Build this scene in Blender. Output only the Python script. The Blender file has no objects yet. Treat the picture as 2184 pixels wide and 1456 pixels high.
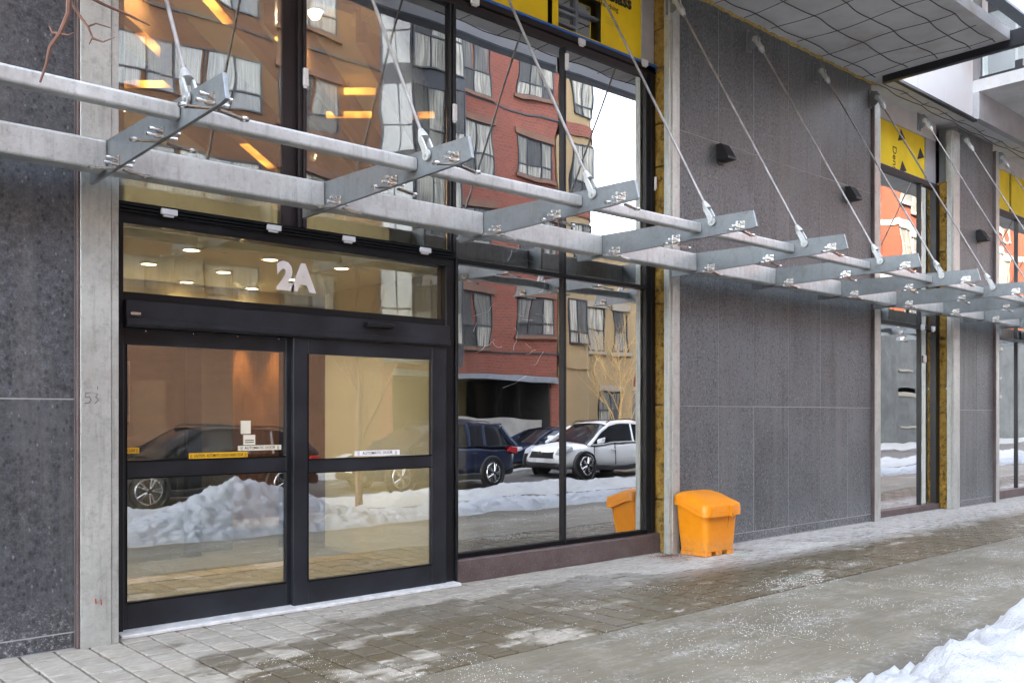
import bpy, bmesh, math, random
from mathutils import Vector, Matrix, noise
R = math.radians
rnd = random.Random(7)
S = bpy.context.scene
COL = S.collection

# ------------------------------------------------------------------ camera
cam = bpy.data.cameras.new('camera')
camo = bpy.data.objects.new('camera', cam); COL.objects.link(camo)
camo.location = (0, 0, 1.6)
camo.rotation_euler = (R(90), 0, R(-41.8))
cam.sensor_width = 36; cam.lens = 36 * 1959 / 2184
cam.shift_y = 157 / 2184
cam.clip_start = 0.05; cam.clip_end = 2000
S.camera = camo

# ------------------------------------------------------------------ sky, sun, exposure
SUN_EL, SUN_LX = R(38), 0.80                 # the sun stands behind the building
ldir = Vector((SUN_LX, -1, 0)).normalized()  # way the light travels, in plan
W = bpy.data.worlds.new('World'); S.world = W; W.use_nodes = True
wn = W.node_tree.nodes; wl = W.node_tree.links
bg = wn['Background']; sky = wn.new('ShaderNodeTexSky'); sky.sky_type = 'NISHITA'
sky.sun_disc = False; sky.sun_elevation = SUN_EL
sky.sun_rotation = math.atan2(-ldir.x, -ldir.y)
sky.air_density = 1.0; sky.dust_density = 2.5; sky.ozone_density = 1.0
hs = wn.new('ShaderNodeHueSaturation'); hs.inputs['Saturation'].default_value = 0.45
wl.new(sky.outputs[0], hs.inputs['Color']); wl.new(hs.outputs[0], bg.inputs[0])
bg.inputs[1].default_value = 0.15
sun = bpy.data.lights.new('sun', 'SUN'); sun.energy = 2.0; sun.angle = R(0.55); sun.color = (1, .93, .82)
suno = bpy.data.objects.new('sun', sun); COL.objects.link(suno)
d3 = Vector((ldir.x * math.cos(SUN_EL), ldir.y * math.cos(SUN_EL), -math.sin(SUN_EL)))
suno.rotation_euler = d3.to_track_quat('-Z', 'Y').to_euler(); suno.location = (0, 60, 60)
S.view_settings.view_transform = 'Standard'; S.view_settings.look = 'None'
S.view_settings.gamma = 1; S.view_settings.exposure = 3.95
c = S.cycles
c.use_denoising = True; c.max_bounces = 7; c.diffuse_bounces = 3; c.glossy_bounces = 4; c.use_adaptive_sampling = True; c.adaptive_threshold = .025
c.transmission_bounces = 6; c.transparent_max_bounces = 16
c.caustics_reflective = False; c.caustics_refractive = False; c.sample_clamp_indirect = 6

# ------------------------------------------------------------------ materials
MATS = {}
class N:
    """small node builder"""
    def __init__(s, name):
        s.m = bpy.data.materials.new(name); s.m.use_nodes = True
        s.t = s.m.node_tree; s.t.nodes.clear()
        s.out = s.t.nodes.new('ShaderNodeOutputMaterial'); MATS[name] = s.m
    def n(s, typ, **kw):
        o = s.t.nodes.new('ShaderNode' + typ)
        for k, v in kw.items():
            if k in o.inputs: s.set(o.inputs[k], v)
            else: setattr(o, k, v)
        return o
    def set(s, i, v):
        if hasattr(v, 'bl_idname') and not hasattr(v, 'is_output'): v = v.outputs[0]
        if hasattr(v, 'is_output'): s.t.links.new(v, i)
        else: i.default_value = (*v, 1) if isinstance(v, tuple) and len(v) == 3 and i.type == 'RGBA' else v
    def pos(s, scale=(1, 1, 1), obj=False):
        src = s.n('TexCoord').outputs['Object'] if obj else s.n('NewGeometry').outputs['Position']
        return s.n('Mapping', Vector=src, Scale=scale)
    def noise(s, scale, detail=4, rough=.55, vec=None, sc=(1, 1, 1), obj=False):
        return s.n('TexNoise', Vector=vec or s.pos(sc, obj), Scale=scale, Detail=detail, Roughness=rough)
    def ramp(s, fac, *st):
        r = s.n('ValToRGB'); s.set(r.inputs[0], fac); e = r.color_ramp.elements
        while len(e) < len(st): e.new(.5)
        for i, (p, col) in enumerate(st):
            e[i].position = p; e[i].color = (*col, 1) if isinstance(col, tuple) else (col, col, col, 1)
        return r.outputs[0]
    def mix(s, f, a, b, mode='MIX'):
        m = s.n('Mix', data_type='RGBA', blend_type=mode)
        s.set(m.inputs[0], f); s.set(m.inputs[6], a); s.set(m.inputs[7], b)
        return m.outputs[2]
    def math(s, op, a, b=0.0):
        m = s.n('Math', operation=op); s.set(m.inputs[0], a); s.set(m.inputs[1], b); return m.outputs[0]
    def sep(s):
        return s.n('SeparateXYZ', Vector=s.n('NewGeometry').outputs['Position'])
    def bump(s, h, strength=.3, dist=.01):
        return s.n('Bump', Height=h, Strength=strength, Distance=dist).outputs[0]
    def bsdf(s, col, rough=.5, metal=0.0, normal=None, spec=.5, emis=None, es=0):
        b = s.n('BsdfPrincipled'); s.set(b.inputs['Base Color'], col); s.set(b.inputs['Roughness'], rough)
        s.set(b.inputs['Metallic'], metal); b.inputs['Specular IOR Level'].default_value = spec
        if normal is not None: s.set(b.inputs['Normal'], normal)
        if emis: s.set(b.inputs['Emission Color'], emis); b.inputs['Emission Strength'].default_value = es
        s.t.links.new(b.outputs[0], s.out.inputs[0]); return b

def plain(name, col, rough=.5, metal=0.0, var=.12, scale=6, bump=0.0, obj=True, spec=.5):
    k = N(name); t = k.noise(scale, 5, .6, obj=obj)
    lo = tuple(x * (1 - var) for x in col); hi = tuple(min(1, x * (1 + var)) for x in col)
    cc = k.ramp(t.outputs[0], (.3, lo), (.7, hi))
    k.bsdf(cc, k.ramp(t.outputs[0], (.2, max(0, rough - .08)), (.8, min(1, rough + .08))), metal,
           k.bump(t.outputs[0], bump, .01) if bump else None, spec)
def emit(name, col, st):
    k = N(name); e = k.n('Emission', Color=col, Strength=st); k.t.links.new(e.outputs[0], k.out.inputs[0])

def granite(name, base, fleck, fa=.85, ms=30.0):
    k = N(name)
    rnd_ = k.n('ObjectInfo').outputs['Random']
    ofs = k.n('CombineXYZ'); k.set(ofs.inputs[2], k.math('MULTIPLY', rnd_, 37.0)); va = k.n('VectorMath', operation='ADD'); k.set(va.inputs[0], k.n('NewGeometry').outputs['Position']); k.set(va.inputs[1], ofs.outputs[0])
    big = k.noise(1.3, 4, .6, vec=va.outputs[0]); mid = k.noise(ms, 7, .82, vec=va.outputs[0]); fin = k.noise(85, 4, .75, vec=va.outputs[0])
    v = k.n('TexVoronoi', Vector=k.n('Mapping', Vector=k.n('NewGeometry').outputs['Position'], Scale=(1, 1, .5), Rotation=(0, R(14), 0)), Scale=34.0)
    v2 = k.n('TexVoronoi', Vector=k.pos((1, 1, .7)), Scale=30.0)
    c0 = k.ramp(mid.outputs[0], (.34, tuple(x * .14 for x in base)), (.46, tuple(x * .8 for x in base)), (.58, tuple(x * 1.4 for x in base)), (.70, tuple(x * 2.6 for x in base)))
    c0 = k.mix(1.0, c0, k.ramp(rnd_, (0, (.80, .80, .80)), (1, (1.12, 1.12, 1.12))), 'MULTIPLY')
    c0 = k.mix(.6, c0, k.ramp(fin.outputs[0], (.36, .08), (.64, .95)), 'OVERLAY')
    c0 = k.mix(k.ramp(big.outputs[0], (.38, .0), (.68, .5)), c0, tuple(x * 1.7 for x in base))
    dk = k.math('MULTIPLY', k.ramp(v2.outputs['Distance'], (.2, 1), (.42, 0)), k.ramp(v2.outputs['Color'], (.62, 0), (.68, 1)))
    c0 = k.mix(k.math('MULTIPLY', dk, .75), c0, tuple(x * .25 for x in base))
    sel = k.math('MULTIPLY', k.ramp(v.outputs['Distance'], (.14, 1), (.26, 0)), k.ramp(v.outputs['Color'], (.79, 0), (.86, 1)))
    c0 = k.mix(k.math('MULTIPLY', sel, fa), c0, fleck)
    # dried road salt splashed on the foot of the wall
    z = k.sep().outputs[2]
    salt = k.math('MULTIPLY', k.ramp(z, (.02, 1), (.42, 0)), k.ramp(k.noise(30, 6, .8).outputs[0], (.52, 0), (.62, 1)))
    c0 = k.mix(k.math('MULTIPLY', salt, .75), c0, (.50, .50, .50))
    st = k.ramp(k.noise(2.2, 5, .7, sc=(3, 3, .16)).outputs[0], (.47, 0), (.70, .48))
    c0 = k.mix(st, c0, (.165, .165, .158))
    dst = k.ramp(k.noise(1.5, 6, .75, sc=(4, 4, .22)).outputs[0], (.58, 0), (.70, .55))
    c0 = k.mix(dst, c0, tuple(x * .4 for x in base))
    k.bsdf(c0, .45, 0, k.bump(mid.outputs[0], .2, .004), .5)
granite('granite_left', (.060, .064, .072), (.33, .33, .34), .5, 19.0)
granite('granite', (.090, .101, .107), (.36, .38, .38), .7)

def galv(name, base, metal=.45, dirt=.4):
    k = N(name)
    v = k.n('TexVoronoi', Vector=k.pos(), Scale=34.0); a = k.noise(2.6, 7, .7); s2 = k.noise(70, 4, .7); m = k.noise(16, 6, .75)
    st = k.noise(5, 5, .7, sc=(4, 4, .35))
    cc = k.mix(k.ramp(v.outputs['Color'], (0, .0), (1, .34)), base, tuple(x * .62 for x in base))
    cc = k.mix(k.ramp(a.outputs[0], (.38, 0), (.68, .55)), cc, tuple(x * 1.4 for x in base))
    cc = k.mix(k.ramp(m.outputs[0], (.52, 0), (.70, .5)), cc, tuple(x * .5 for x in base))
    cc = k.mix(k.ramp(st.outputs[0], (.52, 0), (.72, dirt)), cc, (.17, .165, .145))
    cc = k.mix(k.ramp(s2.outputs[0], (.62, 0), (.70, .6)), cc, (.12, .115, .11))
    k.bsdf(cc, k.ramp(a.outputs[0], (.3, .30), (.7, .52)), metal, k.bump(a.outputs[0], .2, .008))
galv('galvanized', (.52, .535, .525)); galv('galvanized_column', (.46, .475, .445), .4, .5); galv('galvanized_fin', (.215, .235, .245), .5, .5)
plain('stainless', (.62, .60, .57), .22, .9, .1, 30)
plain('rod_steel', (.30, .285, .275), .45, .5, .35, 7)
plain('black_aluminium', (.007, .0075, .0095), .34, 0, .4, 3, spec=.35)
plain('door_aluminium', (.015, .017, .022), .36, 0, .45, 2.5, spec=.4)
plain('dark_gasket', (.002, .002, .0025), .7, spec=.2)
plain('bronze_frame', (.016, .011, .012), .45, 0, .4, 5, spec=.35)
k = N('sill_metal'); t = k.noise(2.2, 6, .7); sp = k.noise(140, 2, .5)
cc = k.ramp(t.outputs[0], (.35, (.078, .052, .05)), (.68, (.135, .105, .10)))
cc = k.mix(k.ramp(sp.outputs[0], (.66, 0), (.70, .7)), cc, (.4, .38, .36)); k.bsdf(cc, .5, .1)
plain('white_plastic', (.72, .72, .72), .4, 0, .1, 12)
plain('white_vinyl', (.92, .92, .93), .45, 0, .03)
plain('threshold', (.70, .71, .70), .45, .1, .2, 14)
plain('yellow_sheathing', (.86, .62, .010), .7, 0, .1, 2.5)
plain('blue_membrane', (.03, .13, .42), .4, 0, .25, 8)
plain('black_print', (.012, .012, .012), .6)
plain('red_print', (.4, .05, .02), .6)
k = N('mineral_wool'); t = k.noise(7, 9, .85); t2 = k.noise(2.4, 4, .6)
cc = k.ramp(t.outputs[0], (.40, (.03, .018, .004)), (.49, (.36, .205, .026)), (.7, (.56, .36, .075)))
cc = k.mix(k.ramp(t2.outputs[0], (.35, 0), (.7, .5)), cc, (.22, .15, .05)); k.bsdf(cc, .95, 0, k.bump(t.outputs[0], 1, .03))
plain('spray_foam', (.42, .31, .10), .9, 0, .4, 25, .8)
k = N('orange_plastic'); a = k.noise(9, 6, .7, obj=True); z = k.sep().outputs[2]
cc = k.ramp(a.outputs[0], (.3, (.80, .255, .004)), (.7, (.88, .31, .006)))
cc = k.mix(k.math('MULTIPLY', k.ramp(z, (.03, .75), (.24, 0)), k.ramp(k.noise(22, 7, .8).outputs[0], (.42, 0), (.62, 1))), cc, (.33, .24, .14))
cc = k.mix(k.ramp(k.noise(38, 4, .8, sc=(1, 1, 3)).outputs[0], (.64, 0), (.70, .4)), cc, (.45, .12, .01))
cc = k.mix(k.ramp(k.noise(4, 5, .7, sc=(2, 2, .4)).outputs[0], (.58, 0), (.75, .35)), cc, (.85, .45, .12))
k.bsdf(cc, k.ramp(a.outputs[0], (.3, .3), (.7, .5)), 0, k.bump(a.outputs[0], .06, .004))
plain('sconce_black', (.010, .010, .012), .45, 0, .2)
plain('white_panel', (.85, .85, .86), .35, 0, .04, 1.2)
plain('black_steel', (.012, .013, .018), .35, .1, .5, 5)
plain('wire_black', (.012, .011, .010), .6)
plain('grout', (.34, .35, .35), .8)
k = N('soffit_concrete'); t = k.noise(1.3, 6, .65); f = k.noise(40, 4, .6); r2 = k.noise(.7, 4, .6)
cc = k.ramp(t.outputs[0], (.3, (.52, .515, .51)), (.7, (.72, .715, .71)))
cc = k.mix(k.ramp(r2.outputs[0], (.60, 0), (.72, .45)), cc, (.36, .22, .10))
cc = k.mix(k.ramp(f.outputs[0], (.62, 0), (.72, .4)), cc, (.2, .19, .18)); k.bsdf(cc, .85, 0, k.bump(f.outputs[0], .15, .006))
k = N('concrete_panel'); t = k.noise(2, 6, .65); cc = k.ramp(t.outputs[0], (.3, (.33, .33, .34)), (.7, (.48, .48, .49)))
k.bsdf(cc, .8, 0, k.bump(t.outputs[0], .2, .006))

# pavement: wet concrete slab, pavers with salt and wet patches
k = N('wet_concrete')
a = k.noise(.55, 5, .6); b = k.noise(3.2, 7, .72); f = k.noise(110, 3, .7); br = k.noise(6, 4, .6, sc=(.5, 5, 1))
cc = k.ramp(b.outputs[0], (.28, (.100, .086, .056)), (.55, (.165, .144, .100)), (.78, (.24, .216, .165)))
cc = k.mix(k.ramp(a.outputs[0], (.38, 0), (.66, .6)), cc, (.082, .070, .046))
cc = k.mix(k.ramp(br.outputs[0], (.45, 0), (.7, .35)), cc, (.23, .23, .205))
sm = k.math('MULTIPLY', k.ramp(k.noise(1.1, 5, .75, sc=(.45, 1.5, 1)).outputs[0], (.50, 0), (.66, 1)), k.ramp(k.noise(16, 6, .8).outputs[0], (.46, 0), (.62, 1)))
cc = k.mix(k.math('MULTIPLY', sm, .75), cc, (.46, .46, .44))
cc = k.mix(k.ramp(f.outputs[0], (.64, 0), (.72, .55)), cc, (.42, .42, .38))
cc = k.mix(k.ramp(k.noise(60, 4, .7).outputs[0], (.66, 0), (.71, .6)), cc, (.03, .03, .028))
melt = k.ramp(k.math('MULTIPLY', k.math('SUBTRACT', k.math('ADD', k.sep().outputs[1], k.math('MULTIPLY', k.noise(2.2, 5, .7).outputs[0], .9)), 3.15), 2.4), (.05, .62), (.6, 0))
cc = k.mix(melt, cc, (.055, .048, .034))
k.bsdf(cc, k.ramp(a.outputs[0], (.35, .72), (.62, .5)), 0, k.bump(f.outputs[0], .35, .004))
def paver_mat(name, tint):
    k = N(name)
    warp = k.noise(5, 5, .7); p = k.n('NewGeometry').outputs['Position']
    off = k.n('VectorMath', operation='SCALE'); k.set(off.inputs[0], warp.outputs['Color']); off.inputs['Scale'].default_value = .22
    vec = k.n('VectorMath', operation='ADD'); k.set(vec.inputs[0], p); k.set(vec.inputs[1], off.outputs[0])
    wetn = k.n('TexNoise', Vector=k.n('Mapping', Vector=vec.outputs[0], Scale=(.75, 1.5, 1)), Scale=1.15, Detail=5.0, Roughness=.62)
    rndv = k.n('ObjectInfo').outputs['Random']; sp = k.sep()
    # traffic keeps the strip beside the concrete wet; it dries to salt along the wall
    grad = k.ramp(k.math('MULTIPLY', k.math('SUBTRACT', 6.9, sp.outputs[1]), .43), (.0, 0), (.38, .30), (.75, .42), (1, .36))
    xg = k.ramp(k.math('MULTIPLY', k.math('SUBTRACT', sp.outputs[0], 2.0), .25), (.0, -.0), (.55, .10), (1, .12))
    w = k.math('ADD', wetn.outputs[0], k.math('ADD', k.math('MULTIPLY', grad, .85), k.math('ADD', xg, k.math('MULTIPLY', k.math('SUBTRACT', rndv, .5), .07))))
    wet = k.ramp(k.math('SUBTRACT', w, .30), (.49, 0), (.56, 1))
    grain = k.noise(70, 5, .75); fl = k.noise(8, 6, .75, sc=(1, 2.2, 1))
    dry = k.ramp(fl.outputs[0], (.3, (.25 * tint[0], .225 * tint[1], .18 * tint[2])), (.55, (.375, .345, .285)), (.75, (.50, .47, .415)))
    wetc = k.ramp(grain.outputs[0], (.3, (.062, .048, .025)), (.7, (.14, .115, .068)))
    cc = k.mix(wet, dry, wetc)
    sal = k.math('MULTIPLY', k.ramp(k.noise(3.4, 6, .8, sc=(1, 2.4, 1)).outputs[0], (.59, 0), (.65, 1)), .8)
    cc = k.mix(sal, cc, (.56, .545, .51))
    fy = k.ramp(k.math('MULTIPLY', k.math('SUBTRACT', k.math('ADD', sp.outputs[1], k.math('MULTIPLY', wetn.outputs[0], .6)), 5.75), 1.3), (.1, 0), (.6, 1)); fx = k.ramp(k.math('MULTIPLY', k.math('SUBTRACT', sp.outputs[0], 5.5), .25), (0, .15), (1, 1))
    fz = k.math('MULTIPLY', k.math('MULTIPLY', fy, fx), k.ramp(k.noise(9, 7, .8, sc=(.6, 2, 1)).outputs[0], (.36, .1), (.56, .85)))
    cc = k.mix(fz, cc, (.62, .61, .59))
    cc = k.mix(k.math('MULTIPLY', rndv, .22), cc, (.16, .15, .135))
    cc = k.mix(k.ramp(grain.outputs[0], (.62, 0), (.72, .4)), cc, (.1, .09, .075))
    k.bsdf(cc, k.mix(wet, (.85, .85, .85), (.5, .5, .5)), 0, k.bump(k.noise(26, 6, .7).outputs[0], .4, .006), .35)
paver_mat('paver', (1, 1, 1))
plain('paver_sand', (.022, .018, .012), .95, 0, .4, 60, spec=.1)
k = N('asphalt'); t = k.noise(.8, 6, .7); f = k.noise(80, 3, .7)
cc = k.ramp(t.outputs[0], (.35, (.055, .054, .052)), (.62, (.10, .098, .092)), (.75, (.3, .3, .29))); k.bsdf(cc, k.ramp(t.outputs[0], (.3, .35), (.7, .7)), 0, k.bump(f.outputs[0], .5, .006))
k = N('snow'); t = k.noise(5, 8, .75); f = k.noise(60, 4, .7); dr = k.noise(1.6, 6, .75)
cc = k.mix(k.ramp(dr.outputs[0], (.55, 0), (.74, .45)), (.45, .465, .485), (.15, .14, .125))
cc = k.mix(k.ramp(k.sep().outputs[2], (.0, .38), (.06, 0)), cc, (.36, .34, .29)); 
cc = k.mix(k.ramp(k.noise(45, 4, .8).outputs[0], (.64, 0), (.70, .6)), cc, (.10, .09, .075))
b1 = k.n('Bump', Height=t.outputs[0], Strength=.8, Distance=.07); b2 = k.n('Bump', Height=f.outputs[0], Strength=.5, Distance=.012, Normal=b1.outputs[0])
k.bsdf(cc, .7, 0, b2.outputs[0])
plain('salt_white', (.80, .80, .78), .6); plain('salt_green', (.32, .46, .40), .6); plain('grit_dark', (.03, .028, .024), .8)

def glass(name, refl, tint, wave=0.0, dirt=.0, wsc=.9):
    k = N(name)
    nrm = None
    if wave:
        ov = k.n('VectorMath', operation='ADD'); cx = k.n('CombineXYZ'); k.set(cx.inputs[1], k.math('MULTIPLY', k.n('ObjectInfo').outputs['Random'], 53.0)); k.set(ov.inputs[0], k.n('NewGeometry').outputs['Position']); k.set(ov.inputs[1], cx.outputs[0])
        h = k.noise(wsc, 2, .4, vec=ov.outputs[0]); nrm = k.bump(h.outputs[0], wave, 1.0)
    fr = k.n('Fresnel', IOR=1.52)
    fac = k.math('ADD', k.math('MULTIPLY', fr.outputs[0], 1.2), refl)
    tr = k.n('BsdfTransparent', Color=tint); gl = k.n('BsdfGlossy', Color=(.96, .97, .97), Roughness=0.0)
    if nrm is not None: k.set(gl.inputs['Normal'], nrm)
    m = k.n('MixShader'); k.set(m.inputs[0], fac); k.set(m.inputs[1], tr.outputs[0]); k.set(m.inputs[2], gl.outputs[0])
    o = m.outputs[0]
    if dirt:
        df = k.n('BsdfDiffuse', Color=(.6, .6, .58))
        dn = k.math('MULTIPLY', k.ramp(k.noise(2.4, 6, .75, sc=(3, 3, .28)).outputs[0], (.48, .1), (.78, 1)), dirt)
        m2 = k.n('MixShader'); k.set(m2.inputs[0], dn); k.set(m2.inputs[1], o); k.set(m2.inputs[2], df.outputs[0]); o = m2.outputs[0]
    k.t.links.new(o, k.out.inputs[0])
glass('glass_door', .27, (.84, .86, .83), .003, .02)
glass('glass_transom', .07, (.9, .92, .88), .003, .02)
glass('glass_upper', .24, (.80, .82, .78), .0055, .02)
glass('glass_store', .50, (.62, .64, .62), .0045, .025)
glass('glass_far', .62, (.45, .48, .47), .0055, .02, .8)
glass('glass_rail', .14, (.82, .88, .87))
k = N('window_dark'); k.bsdf((.035, .04, .045), .04, 0, None, .9)
plain('stone_trim', (.15, .08, .055), .8, 0, .2, 2); plain('pane_dull', (.10, .085, .06), .45, 0, .5, 1.5); k = N('car_glass'); k.bsdf((.012, .014, .018), .05, 0, None, .8)
# interior
plain('drywall', (.60, .585, .48), .8, 0, .04, 2); plain('drywall_warm', (.60, .50, .32), .75, 0, .06, 1.5)
k = N('wood'); t = k.noise(5, 6, .6, sc=(.6, .6, 9)); cc = k.ramp(t.outputs[0], (.3, (.15, .07, .024)), (.7, (.26, .135, .052))); k.bsdf(cc, .45)
k = N('wood_panel'); t = k.noise(5, 6, .6, sc=(5, 5, .5)); cc = k.ramp(t.outputs[0], (.3, (.22, .10, .03)), (.7, (.36, .18, .06))); k.bsdf(cc, .5)
plain('lobby_tile', (.42, .33, .20), .3, 0, .1, 2); plain('lobby_wall', (.10, .085, .07), .6, 0, .25, 1.5); plain('lobby_grey', (.14, .14, .13), .7, 0, .2, 2)
plain('mat_rib', (.33, .29, .21), .85, 0, .2, 30); plain('mat_base', (.03, .028, .025), .9)
plain('spandrel', (.055, .052, .048), .5, 0, .3, 3); plain('paper', (.72, .68, .55), .8, 0, .06); plain('paper_yellow', (.75, .43, .01), .5, 0, .04)
emit('lamp_warm', (1, .72, .36), 1.6); 
k = N('led_amber'); t = k.noise(2.6, 2, .5); e = k.n('Emission', Color=k.ramp(t.outputs[0], (.35, (1, .28, .02)), (.65, (1, .50, .09)))); k.set(e.inputs[1], k.ramp(t.outputs[0], (.34, .04), (.66, .55))); k.t.links.new(e.outputs[0], k.out.inputs[0])  # lamp diffusers, and the painted glow of lit wood under the baffles
# street opposite
def brick(name, c1, c2, mortar, sc=4.2):
    k = N(name)
    v = k.n('CombineXYZ'); sp = k.sep(); k.set(v.inputs[0], k.math('ADD', sp.outputs[0], sp.outputs[1])); k.set(v.inputs[1], sp.outputs[2])
    b = k.n('TexBrick', Vector=v.outputs[0], Scale=sc, Color1=c1, Color2=c2, Mortar=mortar); b.inputs['Mortar Size'].default_value = .018
    t = k.noise(.5, 4); t2 = k.noise(1.6, 6, .75, sc=(.5, .5, 3)); cc = k.mix(k.ramp(t.outputs[0], (.35, 0), (.7, .4)), b.outputs[0], tuple(x * .65 for x in c1)); cc = k.mix(k.ramp(t2.outputs[0], (.42, 0), (.66, .45)), cc, tuple(min(1, x * 1.5) for x in c2))
    k.bsdf(cc, .85, 0, k.bump(b.outputs[1], -.3, .01))
brick('brick_red', (.205, .055, .034), (.145, .041, .028), (.19, .12, .095), 2.2)
brick('brick_tan', (.17, .080, .040), (.13, .064, .034), (.14, .09, .06), 2.6)
brick('brick_orange', (.14, .026, .006), (.115, .021, .005), (.11, .038, .016), 2.4)
plain('stucco_beige', (.27, .20, .11), .85, 0, .1, .6); plain('trim_white', (.27, .245, .20), .7, 0, .06)
plain('curtain', (.42, .40, .35), .8, 0, .35, 5); plain('frame_dark', (.03, .035, .045), .5); plain('steel_blue', (.20, .23, .27), .5, .2, .15)
plain('concrete_dark', (.10, .105, .105), .8, 0, .35, 1.2); plain('garage_dark', (.018, .017, .018), .9); plain('concrete_grey', (.28, .28, .27), .85, 0, .2, 2)
plain('paint_navy', (.012, .022, .060), .22, .3, .1, 1); plain('paint_white', (.78, .78, .78), .22, 0, .02, 1); plain('paint_black', (.010, .012, .018), .2, .2, .1, 1)
plain('car_plastic', (.015, .015, .016), .55); plain('tyre', (.012, .012, .012), .85); plain('alloy', (.55, .55, .56), .25, .8, .1)
k = N('tail_red'); k.bsdf((.55, .02, .03), .15); k = N('head_lens'); k.bsdf((.6, .62, .65), .1, .3)
plain('bark', (.16, .085, .06), .85, 0, .35, 20); plain('bark_gold', (.48, .33, .14), .85, 0, .3, 15); plain('hedge', (.035, .04, .015), .9, 0, .5, 6)
plain('lamp_iron', (.012, .014, .013), .5); emit('lantern_glow', (1, .45, .08), 3)
plain('tower_wall', (.36, .36, .37), .8, 0, .1, .3)
M = MATS

# ------------------------------------------------------------------ mesh helpers
class MB:
    def __init__(s): s.v = []; s.f = []
    def add(s, vs, fs):
        o = len(s.v); s.v += [tuple(v) for v in vs]; s.f += [tuple(i + o for i in f) for f in fs]; return s
    def box(s, x0, x1, y0, y1, z0, z1):
        return s.add([(x0, y0, z0), (x1, y0, z0), (x1, y1, z0), (x0, y1, z0), (x0, y0, z1), (x1, y0, z1), (x1, y1, z1), (x0, y1, z1)],
                     [(0, 3, 2, 1), (4, 5, 6, 7), (0, 1, 5, 4), (1, 2, 6, 5), (2, 3, 7, 6), (3, 0, 4, 7)])
    def tube(s, pts, r, n=8, cap=True):
        pts = [Vector(p) for p in pts]; rs = r if isinstance(r, (list, tuple)) else [r] * len(pts)
        rings = []; up = None
        for i, p in enumerate(pts):
            a = pts[max(i - 1, 0)]; b = pts[min(i + 1, len(pts) - 1)]; t = (b - a).normalized()
            if up is None: up = t.orthogonal().normalized()
            up = (up - t * up.dot(t)).normalized(); w = t.cross(up)
            rings.append([p + (up * math.cos(2 * math.pi * j / n) + w * math.sin(2 * math.pi * j / n)) * rs[i] for j in range(n)])
        vs = [q for rr in rings for q in rr]; fs = []
        for i in range(len(pts) - 1):
            for j in range(n): fs.append((i * n + j, i * n + (j + 1) % n, (i + 1) * n + (j + 1) % n, (i + 1) * n + j))
        if cap: fs += [tuple(range(n - 1, -1, -1)), tuple((len(pts) - 1) * n + j for j in range(n))]
        return s.add(vs, fs)
    def prism(s, poly, axis, a, b):
        """polygon extruded along axis 'x','y' or 'z' from a to b"""
        def P(p, t): return (t, p[0], p[1]) if axis == 'x' else (p[0], t, p[1]) if axis == 'y' else (p[0], p[1], t)
        n = len(poly); vs = [P(p, a) for p in poly] + [P(p, b) for p in poly]
        fs = [tuple(range(n))[::-1], tuple(range(n, 2 * n))] + [(i, (i + 1) % n, n + (i + 1) % n, n + i) for i in range(n)]
        return s.add(vs, fs)
    def loft(s, rings, cap=True, closed=True):
        n = len(rings[0]); vs = [p for r in rings for p in r]; fs = []
        for i in range(len(rings) - 1):
            for j in range(n if closed else n - 1): fs.append((i * n + j, i * n + (j + 1) % n, (i + 1) * n + (j + 1) % n, (i + 1) * n + j))
        if cap: fs += [tuple(range(n - 1, -1, -1)), tuple((len(rings) - 1) * n + j for j in range(n))]
        return s.add(vs, fs)
    def torus(s, ctr, R_, r, axis='y', n=16, m=6, sx=1, sz=1):
        vs = []; fs = []
        for i in range(n):
            a = 2 * math.pi * i / n
            for j in range(m):
                b = 2 * math.pi * j / m; rr = R_ + r * math.cos(b); h = r * math.sin(b)
                u, w = rr * math.cos(a) * sx, rr * math.sin(a) * sz
                q = (u, h, w) if axis == 'y' else (h, u, w) if axis == 'x' else (u, w, h)
                vs.append((ctr[0] + q[0], ctr[1] + q[1], ctr[2] + q[2])); 
                fs.append((i * m + j, ((i + 1) % n) * m + j, ((i + 1) % n) * m + (j + 1) % m, i * m + (j + 1) % m))
        return s.add(vs, fs)
    def mesh(s, name, mat, smooth=False, bevel=0.0, seg=1):
        me = bpy.data.meshes.new(name); me.from_pydata(s.v, [], s.f)
        bm = bmesh.new(); bm.from_mesh(me); bmesh.ops.recalc_face_normals(bm, faces=bm.faces)
        if bevel:
            es = [e for e in bm.edges if e.is_manifold and e.calc_face_angle(0) > R(30)]
            bmesh.ops.bevel(bm, geom=es, offset=bevel, segments=seg, affect='EDGES', profile=.5, clamp_overlap=True)
        if smooth:
            for f in bm.faces: f.smooth = True
            for e in bm.edges:
                if len(e.link_faces) == 2 and e.calc_face_angle(0) > R(40): e.smooth = False
        bm.to_mesh(me); bm.free(); me.materials.append(M[mat]); return me

WL = {}
def link(o, parent=None):
    COL.objects.link(o)
    if parent is not None: o.parent = parent
    return o
def obj(name, mb, mat, parent=None, smooth=False, bevel=0.0, seg=1, local=False):
    """one mesh object; coordinates are world ones unless local"""
    me = mb.mesh(name, mat, smooth, bevel, seg) if isinstance(mb, MB) else mb
    o = link(bpy.data.objects.new(name, me), parent)
    if parent is not None and not local: o.location = -WL.get(parent.name, Vector()); WL[o.name] = Vector()
    elif not local: WL[o.name] = Vector()
    return o
def B(*a): return MB().box(*a)
def tag(o, label, cat, group=None):
    o['label'] = label; o['category'] = cat
    if group: o['group'] = group
    return o
def thing(name, label, cat, loc=(0, 0, 0), group=None):
    o = link(bpy.data.objects.new(name, None)); o.location = loc; o.empty_display_size = .2
    WL[o.name] = Vector(loc); return tag(o, label, cat, group)
def struct(o, kind='structure'): o['kind'] = kind; return o
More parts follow.
